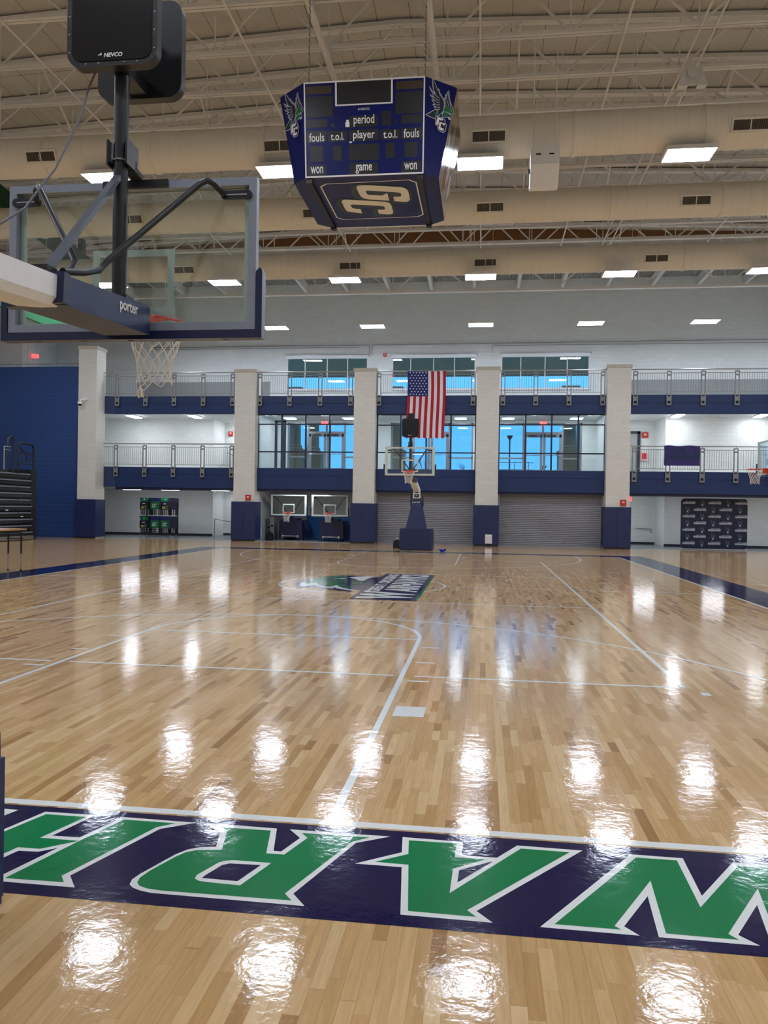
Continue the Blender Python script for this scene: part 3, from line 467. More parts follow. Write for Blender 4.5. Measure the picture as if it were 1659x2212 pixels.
def make_joist(name, y, zb, top, panel, big, label):
    ch, bo, web = joist_mb(zb, top, -22.4, 18.9, panel, big)
    r = bpy.data.objects.new(name, None); COL.objects.link(r); r.location = (0, 0, 0); struct(r, label)
    for nm, mb in (('top_chord', ch), ('bottom_chord', bo), ('web', web)): k = mb.build(nm, 'steel', r); k['kind'] = 'structure'
    r.location = (0, y, 0); return r
j0 = make_joist('roof_joist', 15.45, jb, lambda x: zr(x) - .12, 3.04, 1.0, 'cream open-web roof joist')
for k in range(-11, 10):
    if k: dup(j0, (0, 15.45 + 1.87 * k, 0))
make_joist('roof_truss', 33.55, 12.3, lambda x: 13.85, 3.9, 1.25, 'deep cream truss in front of the far upper wall')
# purlin-way conduits, pipes and hangers (all run down the length of the hall)
pipes = [(-9.2, .03, 'thin cream conduit nearest the left side of the roof'), (-3.56, .03, 'thin cream conduit left of the scoreboard pipes'), (2.34, .03, 'thin cream conduit just right of centre'), (5.83, .03, 'thin cream conduit left of the pulley bracket'), (7.6, .028, 'first of two close thin conduits at the pulley bracket'), (7.95, .028, 'second of two close thin conduits at the pulley bracket'), (12.0, .03, 'thin cream conduit far right under the roof')]
for x, r, lb in pipes: tag(MB().tube([(x, 4, 13.36), (x, 33.4, 13.36)], r, 8).build('conduit', 'steel', smooth=True), lb, 'conduit', 'long conduits under the joists')
for x, lb in ((-1.55, 'thick cream pipe over the left half of the scoreboard'), (1.18, 'thick cream pipe over the right half of the scoreboard')):
    t = thing('support_pipe', lb, 'pipe', (x, 10, 13.2), 'pipes carrying the scoreboard')
    MB().tube([(x, 4, 13.2), (x, 16.6, 13.2)], .085, 14).build('tube', 'steel', t, True)
    for y in (7.97, 9.84, 11.71, 13.58, 15.45): MB().box(x - .05, y - .03, 13.2, x + .05, y + .03, 13.5).build('clamp', 'steel', t)
random.seed(11)
hn = [(-6.5, 19.2), (-5.2, 24.8), (-1.0, 19.2), (.6, 22.9), (3.4, 17.3), (3.9, 22.9), (5.2, 26.7), (6.9, 22.9), (9.6, 19.2), (10.4, 24.8), (-8.4, 22.9), (-10.6, 17.3), (1.9, 28.5), (-3.7, 28.5), (8.3, 28.5), (-12.4, 22.9)]
for i, (x, y) in enumerate(hn):
    j = 15.45 + round((y - 15.45) / 1.87) * 1.87
    o = MB().bar((x, j, 13.5), (x, j + 1.87, zr(x) - .2), .05, .05).bar((x, j, zr(x) - .2), (x, j + 1.87, 13.5), .05, .05).build('bridging', 'steel'); struct(o, 'cross bridging between two roof joists')

# ---------------------------------------------------------------- ducts and lamps
ORD = ['first', 'second', 'third', 'fourth', 'fifth', 'sixth', 'seventh', 'eighth']
def duct(y, z, r, grilles, label, seams):
    t = thing('ventilation_duct', label, 'duct', (0, y, z - r), 'round supply ducts across the hall')
    mb = MB().tube([(-22.4, y, z), (18.9, y, z)], r, 36); mb.build('duct_tube', 'duct', t, True)
    for x in seams:
        MB().tube([(x - .035, y, z), (x + .035, y, z)], r + .028, 36).build('joint_ring', 'duct', t, True)
        MB().tube([(x + .75, y, z), (x + .77, y, z)], r + .006, 36).build('seam', 'duct', t, True)
    a = math.radians(21)
    n = Vector((0, -math.cos(a), -math.sin(a))); u = Vector((0, -math.sin(a), math.cos(a)))
    for x in grilles:
        c = Vector((x, y, z)) + n * (r + .008); g = MB(); f = MB()
        for s in (-1, 1):
            f.bar(c + Vector((s * .43, 0, 0)) - u * .14, c + Vector((s * .43, 0, 0)) + u * .14, .05, .05, up=n)
            f.bar(c - Vector((.455, 0, 0)) + u * (.14 * s), c + Vector((.455, 0, 0)) + u * (.14 * s), .05, .05, up=n)
        f.bar(c - u * .12, c + u * .12, .03, .05, up=n)
        ff = f.build('grille_frame', 'duct', t)
        for k in range(2):
            q = c + Vector((-.21 + .42 * k, 0, 0)) + n * .004
            g.bar(q - Vector((.2, 0, 0)), q + Vector((.2, 0, 0)), .02, .24, up=u)
            for i in range(9): xx = q.x - .18 + i * .045; g.bar(Vector((xx, q.y, q.z)) + n * .012 - u * .11, Vector((xx, q.y, q.z)) + n * .012 + u * .11, .012, .012, 1, up=n)
        g.build('grille', ['grille', 'grille_dark'], ff)
    for x in [s + 1.5 for s in seams[::2]]: MB().tube([(x, y - .2, z + r * .9), (x, y - .2, 13.45)], .012, 6).tube([(x, y + .2, z + r * .9), (x, y + .2, 13.45)], .012, 6).build('hanger', 'steel', t)
    return t
duct(16.15, 11.32, .52, (-15.5, -9.53, -2.84, 2.59, 8.9, 14.8), 'round cream duct right behind the scoreboard', [-19, -15.8, -12.7, -9.55, -6.45, -3.3, -.1, 1.55, 4.75, 7.9, 11.2, 14.3, 17])
duct(20.8, 11.34, .5, (-15.3, -9.2, -2.9, 2.67, 8.87, 15), 'round cream duct, middle one of three', [-19, -15.8, -12.6, -8.6, -6.0, -2.7, .3, 3.4, 6.4, 9.7, 13, 16])
duct(26.45, 11.42, .5, (-15.3, -9.59, -2.75, 2.55, 8.94, 15), 'round cream duct farthest toward the balcony', [-19, -15.8, -12.6, -8, -4.6, -2.2, .6, 3.5, 6.9, 10, 13, 16])
def high_bay(x, y, z, label, chain):
    t = thing('high_bay_light', label, 'ceiling light', (x, y, z), 'LED high-bay lights of the hall')
    MB().box(x - .6, y - .38, z + .02, x + .6, y + .38, z + .1).box(x - .6, y - .38, z, x - .57, y + .38, z + .02).box(x + .57, y - .38, z, x + .6, y + .38, z + .02).box(x - .57, y - .38, z, x + .57, y - .355, z + .02).box(x - .57, y + .355, z, x + .57, y + .38, z + .02).box(x - .57, y - .025, z, x + .57, y + .025, z + .02).build('housing', 'lampbody', t)
    for s in (-1, 1): MB().box(x - .57, y + s * .19 - .165, z - .004, x + .57, y + s * .19 + .165, z + .02).build('lens', 'lamp', t)
    c = MB()
    for s in (-1, 1): c.tube([(x + s * .45, y, z + .1), (x + s * .45, y, chain)], .008, 6)
    c.build('hanger_cable', 'steel', t)
    if 13 < chain < 13.5:
        for s in (-1, 1): MB().box(x + s * .45 - .02, y - .98, 13.42, x + s * .45 + .02, y + .98, 13.458).build('hanger_bar', 'steel', t)
    return t
LX = [-18, -12.6, -7.78, -2.9, 2.38, 7.55, 12.75, 17.8]
rows = [(-3.7, 'in the row behind the near basket'), (6.2, 'in the row before the scoreboard'), (16.0, 'in the row under the nearest duct'), (25.72, 'in the row under the farthest duct'), (33.4, 'in the low row before the upper windows')]
for y, rl in rows:
    z = 10.6; first = None; xs = LX if y < 33 else LX[1:-1] + [17.8]
    for i, x in enumerate(xs):
        lb = 'LED high-bay light, %s from the left %s' % (ORD[i], rl); ch = 10.825 if y == 16.0 else 13.45 if y < 33 else 13.952
        if first is None: first = high_bay(x, y, z, lb, ch)
        else: dup(first, (x, y, z), lb)
def batten(x, y, z, label, along='y', L=1.22):
    t = thing('linear_light', label, 'ceiling light', (x, y, z), 'linear lights under the balconies')
    a, b = (.2, L / 2) if along == 'y' else (L / 2, .11)
    h = .06 if along == 'y' else .02; L0 = b; MB().box(x - a, y - b, z - h, x + a, y + b, z).build('housing', 'lampbody', t)
    MB().box(x - a + .02, y - b + .02, z - h - .03, x + a - .02, y + b - .02, z - h).build('lens', 'bay_lamp', t); return t
b0 = batten(-16.0, 35.2, 6.45, 'linear light under the upper balcony, left end of the left bay')
dup(b0, (-12.6, 35.2, 6.45), 'linear light under the upper balcony, right part of the left bay')
dup(b0, (11.9, 34.7, 6.45), 'linear light under the upper balcony above the paper banner'); dup(b0, (15.75, 34.7, 6.45), 'linear light under the upper balcony above the side basket')
batten(-10.7, 38.0, 6.45, 'linear light in the upper stair recess, left bay'); batten(-10.7, 38.0, 2.5, 'linear light in the ground-floor stair recess, left bay', 'x', .95); batten(9.4, 36.0, 6.45, 'linear light in the upper recess behind the dark-framed door, right bay'); batten(9.3, 36.0, 2.5, 'linear light in the ground-floor recess left of the backdrop', 'x', .95)
g0 = batten(-15.6, 34.2, 2.5, 'linear light on the ground-floor ceiling left of the chair cart', 'x', .95)
for x, y, lb in ((-13.5, 34.2, 'linear light on the ground-floor ceiling over the chair cart'), (-10.8, 34.2, 'linear light on the ground-floor ceiling near the stair'), (10.2, 33.4, 'linear light on the ground-floor ceiling beside the exit sign'), (13.3, 33.4, 'linear light over the logo backdrop'), (16.6, 33.4, 'linear light right of the logo backdrop')): dup(g0, (x, y, 2.5), lb)
t = thing('linear_light', 'added fill light hidden on the store bay ceiling above the folded hoops', 'ceiling light', (-6.2, 33.15, 2.5)); MB().box(-7.2, 33.05, 2.48, -5.0, 33.25, 2.5).build('housing', 'lampbody', t); MB().box(-7.18, 33.07, 2.465, -5.02, 33.23, 2.48).build('lens', 'store_fill', t)  # added fill lamp, tucked behind the edge band to lift the dark bay
def panel_light(x, y, label):
    t = thing('panel_light', label, 'ceiling light', (x, y, 6.45), 'square lights in the lobby ceiling')
    MB().box(x - .32, y - .32, 6.42, x + .32, y + .32, 6.45).build('frame', 'lampbody', t); MB().box(x - .29, y - .29, 6.405, x + .29, y + .29, 6.42).build('lens', 'lobby_lamp', t); return t
p0 = None; PN = ['behind the first lobby window', 'between the first and second lobby windows', 'behind the flag', 'right of the flag', 'behind the left of the third lobby window', 'behind the right of the third lobby window']
for i, x in enumerate((-7.7, -4.5, -1.1, 1.4, 3.85, 7.3)):
    for y, w in ((34.3, 'nearer lobby ceiling light '), (36.2, 'farther lobby ceiling light ')):
        if p0 is None: p0 = panel_light(x, y, w + PN[i])
        else: dup(p0, (x, y, 6.45), w + PN[i])

# ---------------------------------------------------------------- balcony railings
def railing(x0, x1, posts, zf, label, clamp=True):
    """zf = finished floor of the level; posts stand in front of the edge band"""
    y = 32.32; t = thing('balcony_railing', label, 'railing', ((x0 + x1) / 2, y, zf - .5), 'steel balcony railings')
    MB().tube([(x0, y - .02, zf + 1.13), (x1, y - .02, zf + 1.13)], .03, 10).build('handrail', 'steel_rail', t, True)
    for x in posts:
        mb = MB()
        for s in (-1, 1): mb.box(x + s * .085 - .022, y - .03, zf - .5, x + s * .085 + .022, y + .03, zf + 1.06)
        for z0, z1 in ((1.0, 1.06), (.84, .92), (-.04, .0), (-.3, -.1), (-.5, -.42)): mb.box(x - .065, y - .02, zf + z0, x + .065, y + .03, zf + z1)
        mb.tube([(x, y, zf + 1.06), (x, y - .015, zf + 1.12)], .014, 6)
        mb.build('post', 'rail_grey', t)
    e = sorted({x0} | set(posts) | {x1})
    for a, b in zip(e, e[1:]):
        if b - a < .3: continue
        a += .11 if a in posts else 0; b -= .11 if b in posts else 0
        mb = MB().box(a, y - .012, zf + .96, b, y + .012, zf + .985).box(a, y - .012, zf + .09, b, y + .012, zf + .115)
        n = max(2, int((b - a) / .1))
        for i in range(1, n): xx = a + (b - a) * i / n; mb.box(xx - .007, y - .007, zf + .115, xx + .007, y + .007, zf + .96)
        mb.build('baluster_panel', 'rail_grey', t)
    return t
railing(-15.66, -9.38, (-15.55, -14.06, -12.58, -11.09, -9.6), 7.07, 'upper steel railing of the left bay')
railing(-8.34, -3.53, (-8.22, -6.74, -5.24, -3.75), 7.07, 'upper steel railing over the first lobby window')
railing(-2.49, 2.25, (-2.38, 2.08), 7.07, 'upper steel railing the flag hangs from')
railing(3.29, 8.15, (3.46, 4.97, 6.48, 8.0), 7.07, 'upper steel railing over the third lobby window')
railing(9.21, 18.9, (9.45, 10.93, 12.42, 13.88, 15.37, 16.86, 18.35), 7.07, 'upper steel railing of the right bay')
railing(-15.66, -9.38, (-15.57, -14.07, -12.58, -11.08, -9.6), 3.57, 'lower steel railing of the left bay, above the chair cart')
railing(9.21, 18.9, (9.45, 10.93, 12.43, 13.88, 15.37, 16.86, 18.35), 3.57, 'lower steel railing of the right bay, under the paper banner')
for zf, w in ((7.07, 'upper'), (3.57, 'lower')):
    a, b = Vector((-15.68, 32.3, 0)), Vector((-16.14, 32.14, 0)); t = thing('railing_return', 'short %s railing turning to the first column' % w, 'railing', (a.x, a.y, zf - .1), 'railing returns at the first column'); up = Vector((0, 0, 1))
    MB().tube([a + up * (zf + 1.13), b + up * (zf + 1.13)], .03, 10).build('handrail', 'steel_rail', t, True)
    mb = MB().bar(a + up * (zf + .97), b + up * (zf + .97), .024, .025).bar(a + up * (zf + .1), b + up * (zf + .1), .024, .025)
    for i in range(5): q = a.lerp(b, (i + .5) / 5); mb.tube([q + up * (zf + .11), q + up * (zf + .96)], .007, 5)
    mb.build('baluster_panel', 'rail_grey', t)

# ---------------------------------------------------------------- windows, lobby glazing, doors
def pane(x0, x1, z0, z1, y, parent, mat='wglass'): return MB().box(x0, y - .006, z0, x1, y + .006, z1).build('pane', mat, parent)
for i, (a, b) in enumerate(UPW):
    t = bpy.data.objects.new('window_%d' % (i + 1), None); COL.objects.link(t); t.location = ((a + b) / 2, 37.5, 8.16); struct(t, 'upper window with four lights and a rolled shade')
    f = MB().box(a, 37.52, 8.16, b, 37.6, 8.22).box(a, 37.52, 9.94, b, 37.6, 10.0).box(a, 37.52, 8.16, a + .06, 37.6, 10).box(b - .06, 37.52, 8.16, b, 37.6, 10)
    for k in (1, 2, 3): x = a + (b - a) * (k - (.1 if k == 1 else 0)) / 4; f.box(x - .025, 37.52, 8.2, x + .025, 37.6, 9.95)
    f.build('window_frame', 'lampbody', t); pane(a, b, 8.18, 9.97, 37.56, t)
    MB().box(a - .02, 37.4, 9.84, b + .02, 37.5, 10.02).build('shade_box', 'white', t); MB().box(a - .05, 37.38, 8.1, b + .05, 37.6, 8.16).build('window_sill', 'white', t)
    MB().box(a - .05, 37.38, 10.02, b + .1, 37.5, 10.05).build('head_trim', 'alu', t)
n = 4
for (a, b, ms, zs) in ((-8.37, -3.55, (-7.16, -5.97, -4.78), (5.7, 4.36)), (-2.48, 2.24, (-1.33, -.11, 1.06), (5.67, 4.36)), (3.3, 8.19, (4.54, 5.74, 6.96), (5.7, 4.36))):
    t = bpy.data.objects.new('window_%d' % n, None); COL.objects.link(t); n += 1; t.location = ((a + b) / 2, 32.6, 3.55); struct(t, 'dark framed interior window looking into the lobby')
    f = MB().box(a, 32.52, 3.5, b, 32.66, 3.57).box(a, 32.52, 6.14, b, 32.66, 6.22).box(a, 32.52, 3.5, a + .05, 32.66, 6.2).box(b - .05, 32.52, 3.5, b, 32.66, 6.2)
    for x in ms: f.box(x - .035, 32.52, 3.55, x + .035, 32.66, 6.16)
    for z in zs: f.box(a, 32.53, z - .028, b, 32.65, z + .028)
    f.build('window_frame', 'mull', t)
    e = [a] + list(ms) + [b]
    for p, q in zip(e, e[1:]):
        for z0, z1 in ((3.57, 4.35), (4.37, 5.67), (5.72, 6.15)): pane(p + .03, q - .03, z0, z1, 32.59, t)
def entrance(k, a, b, dc):
    t = bpy.data.objects.new('door_%d' % k, None); COL.objects.link(t); t.location = (dc, 37.6, 3.58); struct(t, 'glazed double entrance door with side lights and transom')
    f = MB(); y0, y1 = 37.54, 37.66; w = 1.98; d0, d1 = dc - w / 2, dc + w / 2
    for x in (a + .04, d0 - .03, d1 + .03, b - .04): f.box(x - .045, y0, 3.58, x + .045, y1, 6.34)
    for z in (3.62, 6.3): f.box(a, y0, z - .04, b, y1, z + .04)
    f.box(d0, y0, 5.74, d1, y1, 5.86); f.box(dc - .05, y0, 5.86, dc + .05, y1, 6.3)
    for p, q in ((a, d0), (d1, b)): f.box(p, y0, 4.42, q, y1, 4.5)
    f.build('door_frame', 'alu', t); pane(a + .05, d0 - .05, 3.62, 6.3, 37.6, t); pane(d1 + .05, b - .05, 3.62, 6.3, 37.6, t); pane(d0, d1, 5.84, 6.3, 37.6, t)
    for s in (0, 1):
        x0, x1 = (d0 + .01, dc - .015) if s == 0 else (dc + .015, d1 - .01)
        l = MB().box(x0, 37.55, 3.6, x0 + .13, 37.62, 5.73).box(x1 - .13, 37.55, 3.6, x1, 37.62, 5.73).box(x0, 37.55, 5.58, x1, 37.62, 5.73).box(x0, 37.55, 3.6, x1, 37.62, 3.85).build('door_leaf', 'alu', t)
        pane(x0 + .12, x1 - .12, 3.83, 5.6, 37.585, l); MB().tube([(x0 + .06, 37.5, 4.62), (x1 - .06, 37.5, 4.62)], .022, 8).build('push_bar', 'chrome', l)
        MB().box(x0 + .2, 37.47, 5.62, x1 - .3, 37.54, 5.7).build('door_closer', 'black', l)
for k, ((a, b), dc) in enumerate(zip(SF, (-5.97, -.25, 5.73))): entrance(k + 1, a, b, dc)
def exit_sign(x, y, z, label, face=(0, -1, 0)):
    t = thing('exit_sign', label, 'exit sign', (x, y, z), 'lit red exit signs'); fx, fy = face[0], face[1]; ux = Vector((-fy, fx, 0)); c = Vector((x, y, z)); up = Vector((0, 0, 1)); nf = Vector(face)
    MB().bar(c - ux * .17 + up * .1, c + ux * .17 + up * .1, .05, .21, up=up).build('sign_box', 'exit_sign', t)
    mb = MB(); put_text(mb, 'EXIT', c - ux * .12 + up * .04 + nf * .028, ux, up, .24, .13, 0, 0, .01); mb.build('lettering', 'exit_w', t); return t
exit_sign(-5.9, 36.6, 6.1, 'red exit sign over the left lobby doors'); exit_sign(5.66, 36.6, 6.1, 'red exit sign over the right lobby doors'); exit_sign(9.38, 33.3, 2.2, 'red exit sign under the balcony left of the backdrop')
exit_sign(-20.55, 33.3, 9.2, 'red exit sign on the upper wall above the navy block wall', (.5, -.866, 0))
for x in (-5.9, 5.66): tag(MB().tube([(x, 36.6, 6.3), (x, 36.6, 6.46)], .012, 6).build('sign_stem', 'alu'), 'thin stem holding the %s lobby exit sign' % ('left' if x < 0 else 'right'), 'bracket')
tag(MB().tube([(9.38, 33.3, 2.4), (9.38, 33.3, 2.52)], .012, 6).build('sign_stem', 'alu'), 'thin stem holding the exit sign beside the backdrop', 'bracket')
# lobby inside partition with dark door frame
t = bpy.data.objects.new('door_4', None); COL.objects.link(t); t.location = (-8.2, 35.5, 3.58); struct(t, 'dark door frame at the side of the lobby')
MB().box(-8.3, 35.4, 3.58, -8.18, 35.52, 6.2).box(-7.85, 35.4, 3.58, -7.72, 35.52, 6.2).box(-8.3, 35.4, 6.12, -7.72, 35.52, 6.22).build('door_frame', 'mull', t)
# level-2 door and wall devices in the right bay
t = bpy.data.objects.new('door_5', None); COL.objects.link(t); t.location = (10.2, 37.88, 3.57); struct(t, 'grey door in a dark frame at the back of the right bay')
MB().box(9.55, 37.8, 3.57, 9.66, 37.9, 5.95).box(10.64, 37.8, 3.57, 10.78, 37.9, 5.95).box(9.55, 37.8, 5.82, 10.78, 37.9, 5.95).build('door_frame', 'mull', t); MB().box(9.66, 37.84, 3.57, 10.64, 37.89, 5.82).build('door_leaf', 'wainscot', t)
def alarm(x, y, z, label, s=.13):
    t = thing('fire_alarm', label, 'fire alarm', (x, y, z), 'red fire alarm devices'); MB().box(x - s, y - .05, z - s, x + s, y, z + s).build('alarm_box', 'red', t); MB().box(x - s * .4, y - .07, z - s * .1, x + s * .4, y - .05, z + s * .5).build('strobe', 'exit_w', t)
alarm(-8.63, 31.99, 2.1, 'red fire alarm on the column left of the store bay'); alarm(8.93, 31.99, 2.1, 'red fire alarm on the column right of the shutters'); alarm(-11.83, 38.79, 5.84, 'red fire alarm on the upper level back wall, left bay'); alarm(11.03, 37.89, 5.75, 'red fire alarm beside the dark-framed door', .15)
alarm(-2.78, 37.49, 10.02, 'small red strobe between the first two upper windows', .1); alarm(-2.3, 37.49, 8.9, 'small red call point beside the second upper window', .06)
t = thing('defibrillator_cabinet', 'red and white emergency cabinet under the fire alarm by the door', 'cabinet', (10.98, 37.88, 4.4)); MB().box(10.8, 37.74, 4.4, 11.16, 37.89, 4.86).build('cabinet_box', 'exit_w', t); MB().box(10.86, 37.72, 4.48, 11.1, 37.74, 4.78).build('cabinet_door', 'red', t)
def handrail(name, pts, label):
    t = thing(name, label, 'handrail', (pts[0][0], pts[0][1], pts[0][2]), 'stair handrails'); MB().tube(pts, .022, 8).build('rail', 'rail_grey', t, True)
    for p in (pts[1], pts[-2]): MB().tube([(p[0], p[1], p[2]), (p[0], p[1] + .1, p[2] - .06)], .014, 6).build('bracket', 'rail_grey', t)
handrail('stair_handrail', [(-12.05, 36.9, 0), (-12.05, 36.9, .95), (-11.6, 38.3, .78), (-11.0, 38.7, .72), (-10.7, 38.7, .72)], 'steel handrail by the ground-floor stair right of the chair cart')
handrail('stair_handrail', [(-12.0, 38.7, 4.75), (-11.7, 38.7, 4.6), (-11.2, 38.7, 4.38), (-10.8, 38.7, 4.38), (-10.75, 38.7, 4.2)], 'steel handrail behind the lower railing of the left bay')
handrail('stair_handrail', [(10.6, 37.8, .85), (10.85, 37.8, .83), (11.4, 37.8, .8), (11.42, 37.8, .6)], 'short steel handrail left of the logo backdrop')

# ---------------------------------------------------------------- outside the lobby: terrace, porch columns, lamp, trees
struct(BX(-40, 37.8, 3.3, 40, 60, 3.56).build('ground_terrace', 'terrace'))
for i, (x, lb) in enumerate(((-8.62, 'outdoor stone column beyond the first lobby window, left one'), (-7.93, 'outdoor stone column beyond the left lobby doors'), (-2.6, 'outdoor stone column beyond the second lobby window'), (7.48, 'outdoor stone column beyond the third lobby window'), (8.46, 'outdoor stone column beyond the right lobby wall'))):
    y = 43 if i in (1, 4) else 41; t = thing('porch_column', lb, 'column', (x, y, 3.56), 'stone porch columns outside')
    MB().box(x - .62, y - .62, 3.56, x + .62, y + .62, 4.95).box(x - .68, y - .68, 4.95, x + .68, y + .68, 5.1).build('pedestal', 'pier', t)
    pr = [(.52, 5.1), (.52, 5.2), (.44, 5.26), (.46, 5.34), (.38, 5.42), (.36, 6.5), (.33, 8.4), (.36, 8.45), (.46, 8.6)]
    MB().tube([(x, y, z) for r, z in pr], [r for r, z in pr], 20).build('shaft', 'pier', t, True); MB().box(x - .5, y - .5, 8.6, x + .5, y + .5, 8.8).build('capital', 'pier', t)
struct(BX(-11, 40.3, 9.46, 12, 41.2, 11.8).build('exterior_porch_beam', 'pier'), 'dark porch beam outside the upper windows')
def outdoor_lamp(x, y, h, label):
    t = thing('lamp_post', label, 'lamp post', (x, y, 3.56), 'outdoor lamps'); MB().tube([(x, y, 3.56), (x, y, 3.56 + h)], .05, 8).build('pole', 'black', t); MB().tube([(x, y, 3.5 + h), (x, y, 3.7 + h), (x, y, 3.78 + h)], [.06, .2, .2], 10).build('lamp_head', 'black', t)
outdoor_lamp(4.35, 48, 2.9, 'tall outdoor lamp seen through the left of the third lobby window'); outdoor_lamp(6.6, 48, .9, 'short outdoor lamp seen between the right lobby doors')
t = thing('guard_rail', 'thin outdoor guard rail beyond the third lobby window', 'railing', (4, 46, 3.56)); MB().tube([(3.3, 46, 4.75), (5.8, 46, 4.75)], .02, 6).tube([(3.3, 46, 4.3), (5.8, 46, 4.3)], .02, 6).build('rail', 'black', t)
for x in (3.6, 4.6, 5.5): MB().tube([(x, 46, 3.56), (x, 46, 4.75)], .02, 6).build('post', 'black', t)
def bare_tree(x, y, h, label, seed):
    rn = random.Random(seed); mb = MB(); br = MB()
    def grow(p, d, l, r, k):
        q = p + d * l; (mb if k > 3 else br).tube([p, p + d * l * .5, q], [r, r * .85, r * .65], 5)
        if k == 0: return
        for _ in range(3 if k > 1 else 2): e = (d + Vector((rn.uniform(-.7, .7), rn.uniform(-.7, .7), rn.uniform(-.1, .5)))).normalized(); grow(q, e, l * rn.uniform(.55, .8), r * .6, k - 1)
    t = thing('bare_tree', label, 'tree', (x, y, 3.56), 'bare winter trees outside'); grow(Vector((x, y, 3.56)), Vector((0, 0, 1)), h * .3, h * .02, 4); mb.build('trunk', 'bark', t); br.build('branches', 'bark', t)
bare_tree(-1.9, 55, 2.6, 'bare tree seen through the far backboard glass, left', 3); bare_tree(.9, 56, 2.0, 'bare tree seen through the far backboard glass, right', 5)
# wall conduits on the far upper wall
t = thing('wall_conduit', 'twin thin conduits running along the far wall above the upper windows', 'conduit', (0, 37.45, 10.0))
MB().tube([(-16, 37.45, 10.56), (-3.75, 37.45, 10.56), (-3.65, 37.45, 10.45), (-3.65, 37.45, 10.05)], .018, 6).build('pipe', 'alu', t); MB().tube([(-16, 37.45, 10.44), (-4.2, 37.45, 10.44)], .014, 6).build('pipe', 'alu', t)
MB().tube([(-3.5, 37.45, 10.02), (-3.5, 37.45, 10.45), (-3.4, 37.45, 10.56), (18, 37.45, 10.62)], .018, 6).build('pipe', 'alu', t); MB().tube([(3.0, 37.45, 10.05), (3.0, 37.45, 10.42), (3.1, 37.45, 10.46), (18, 37.45, 10.46)], .014, 6).build('pipe', 'alu', t)
for x, z in ((-3.58, 10.0), (2.3, 10.0), (2.75, 10.0), (3.02, 10.0)): MB().box(x - .06, 37.4, z - .06, x + .06, 37.5, z + .06).build('junction_box', 'white', t)

# ---------------------------------------------------------------- shutters and store bay
for x0, x1, lb in ((-2.47, 2.22, 'grey roller shutter behind the far basket'), (3.36, 8.12, 'grey roller shutter right of the paper notice')):
    t = thing('roller_shutter', lb, 'shutter', ((x0 + x1) / 2, 32.85, 0), 'closed roller shutters')
    cu = MB()
    for k in range(28):
        z = .06 + k * .0855; q = [(32.86, z), (32.832, z + .018), (32.826, z + .043), (32.832, z + .068), (32.855, z + .08), (32.86, z + .0855)]
        cu.add([(x, yy, zz) for x in (x0, x1) for yy, zz in q], [(i, 6 + i, 7 + i, i + 1) for i in range(5)])
    cu.build('curtain', 'roller', t); MB().box(x0, 32.8, .0, x1, 32.9, .07).build('bottom_bar', 'alu', t)
    for x in (x0, x1): MB().box(x - .05, 32.76, 0, x + .05, 32.9, 2.45).build('guide', 'alu', t)
t = thing('wall_mat', 'bright blue padded wall mat behind the stored baskets', 'wall mat', (-5, 37.1, 0)); MB().box(-6.9, 37.08, 0, -3.2, 37.2, 1.25).build('mat', 'bright_blue', t); MB().box(-6.9, 37.06, 1.25, -3.2, 37.2, 1.3).build('top_strip', 'white', t)
for i, (x, y, w, h, m) in enumerate(((-8.34, 34.6, .2, 1.05, 'slat'), (-8.07, 34.3, .2, 1.2, 'wainscot'))):
    t = thing('folded_panel', ('dark grey', 'light grey')[i] + ' upright panel at the left end of the store bay', 'panel', (x, y, 0)); MB().box(x - w / 2, y, .03, x + w / 2, y + .6, h).build('panel_body', m, t); MB().box(x - w / 2 - .02, y - .02, 0, x + w / 2 + .02, y + .62, .04).build('base_rail', 'alu', t); MB().box(x - w / 2 + .03, y - .012, h * .55, x + w / 2 - .03, y, h * .62).build('handle', 'black', t)
def bag(x, y, w, h, label, white=False):
    t = thing('duffel_bag', label, 'bag', (x, y, 0), 'black bags on the floor'); mb = MB(); mb.prism([(x + a * w / 2, y - .13, h * b) for a, b in ((-.95, 0), (.95, 0), (1, .35), (.85, .8), (.35, 1), (-.4, .95), (-.9, .7), (-1, .3))], (0, .26, 0)); mb.build('bag_body', 'black', t)
    MB().tube([(x - w * .2, y - .05, h * .93), (x - w * .1, y - .08, h * 1.12), (x + w * .12, y - .08, h * 1.12), (x + w * .2, y - .05, h * .95)], .015, 6).build('strap', 'white' if white else 'black', t)
bag(-7.5, 35.9, .55, .75, 'black bag beside the grey panels in the store bay'); bag(-8.0, 33.6, .35, .4, 'smaller black bag in front of the grey panels'); bag(-1.0, 28.6, .32, .36, 'small black bag left of the far basket base', True)

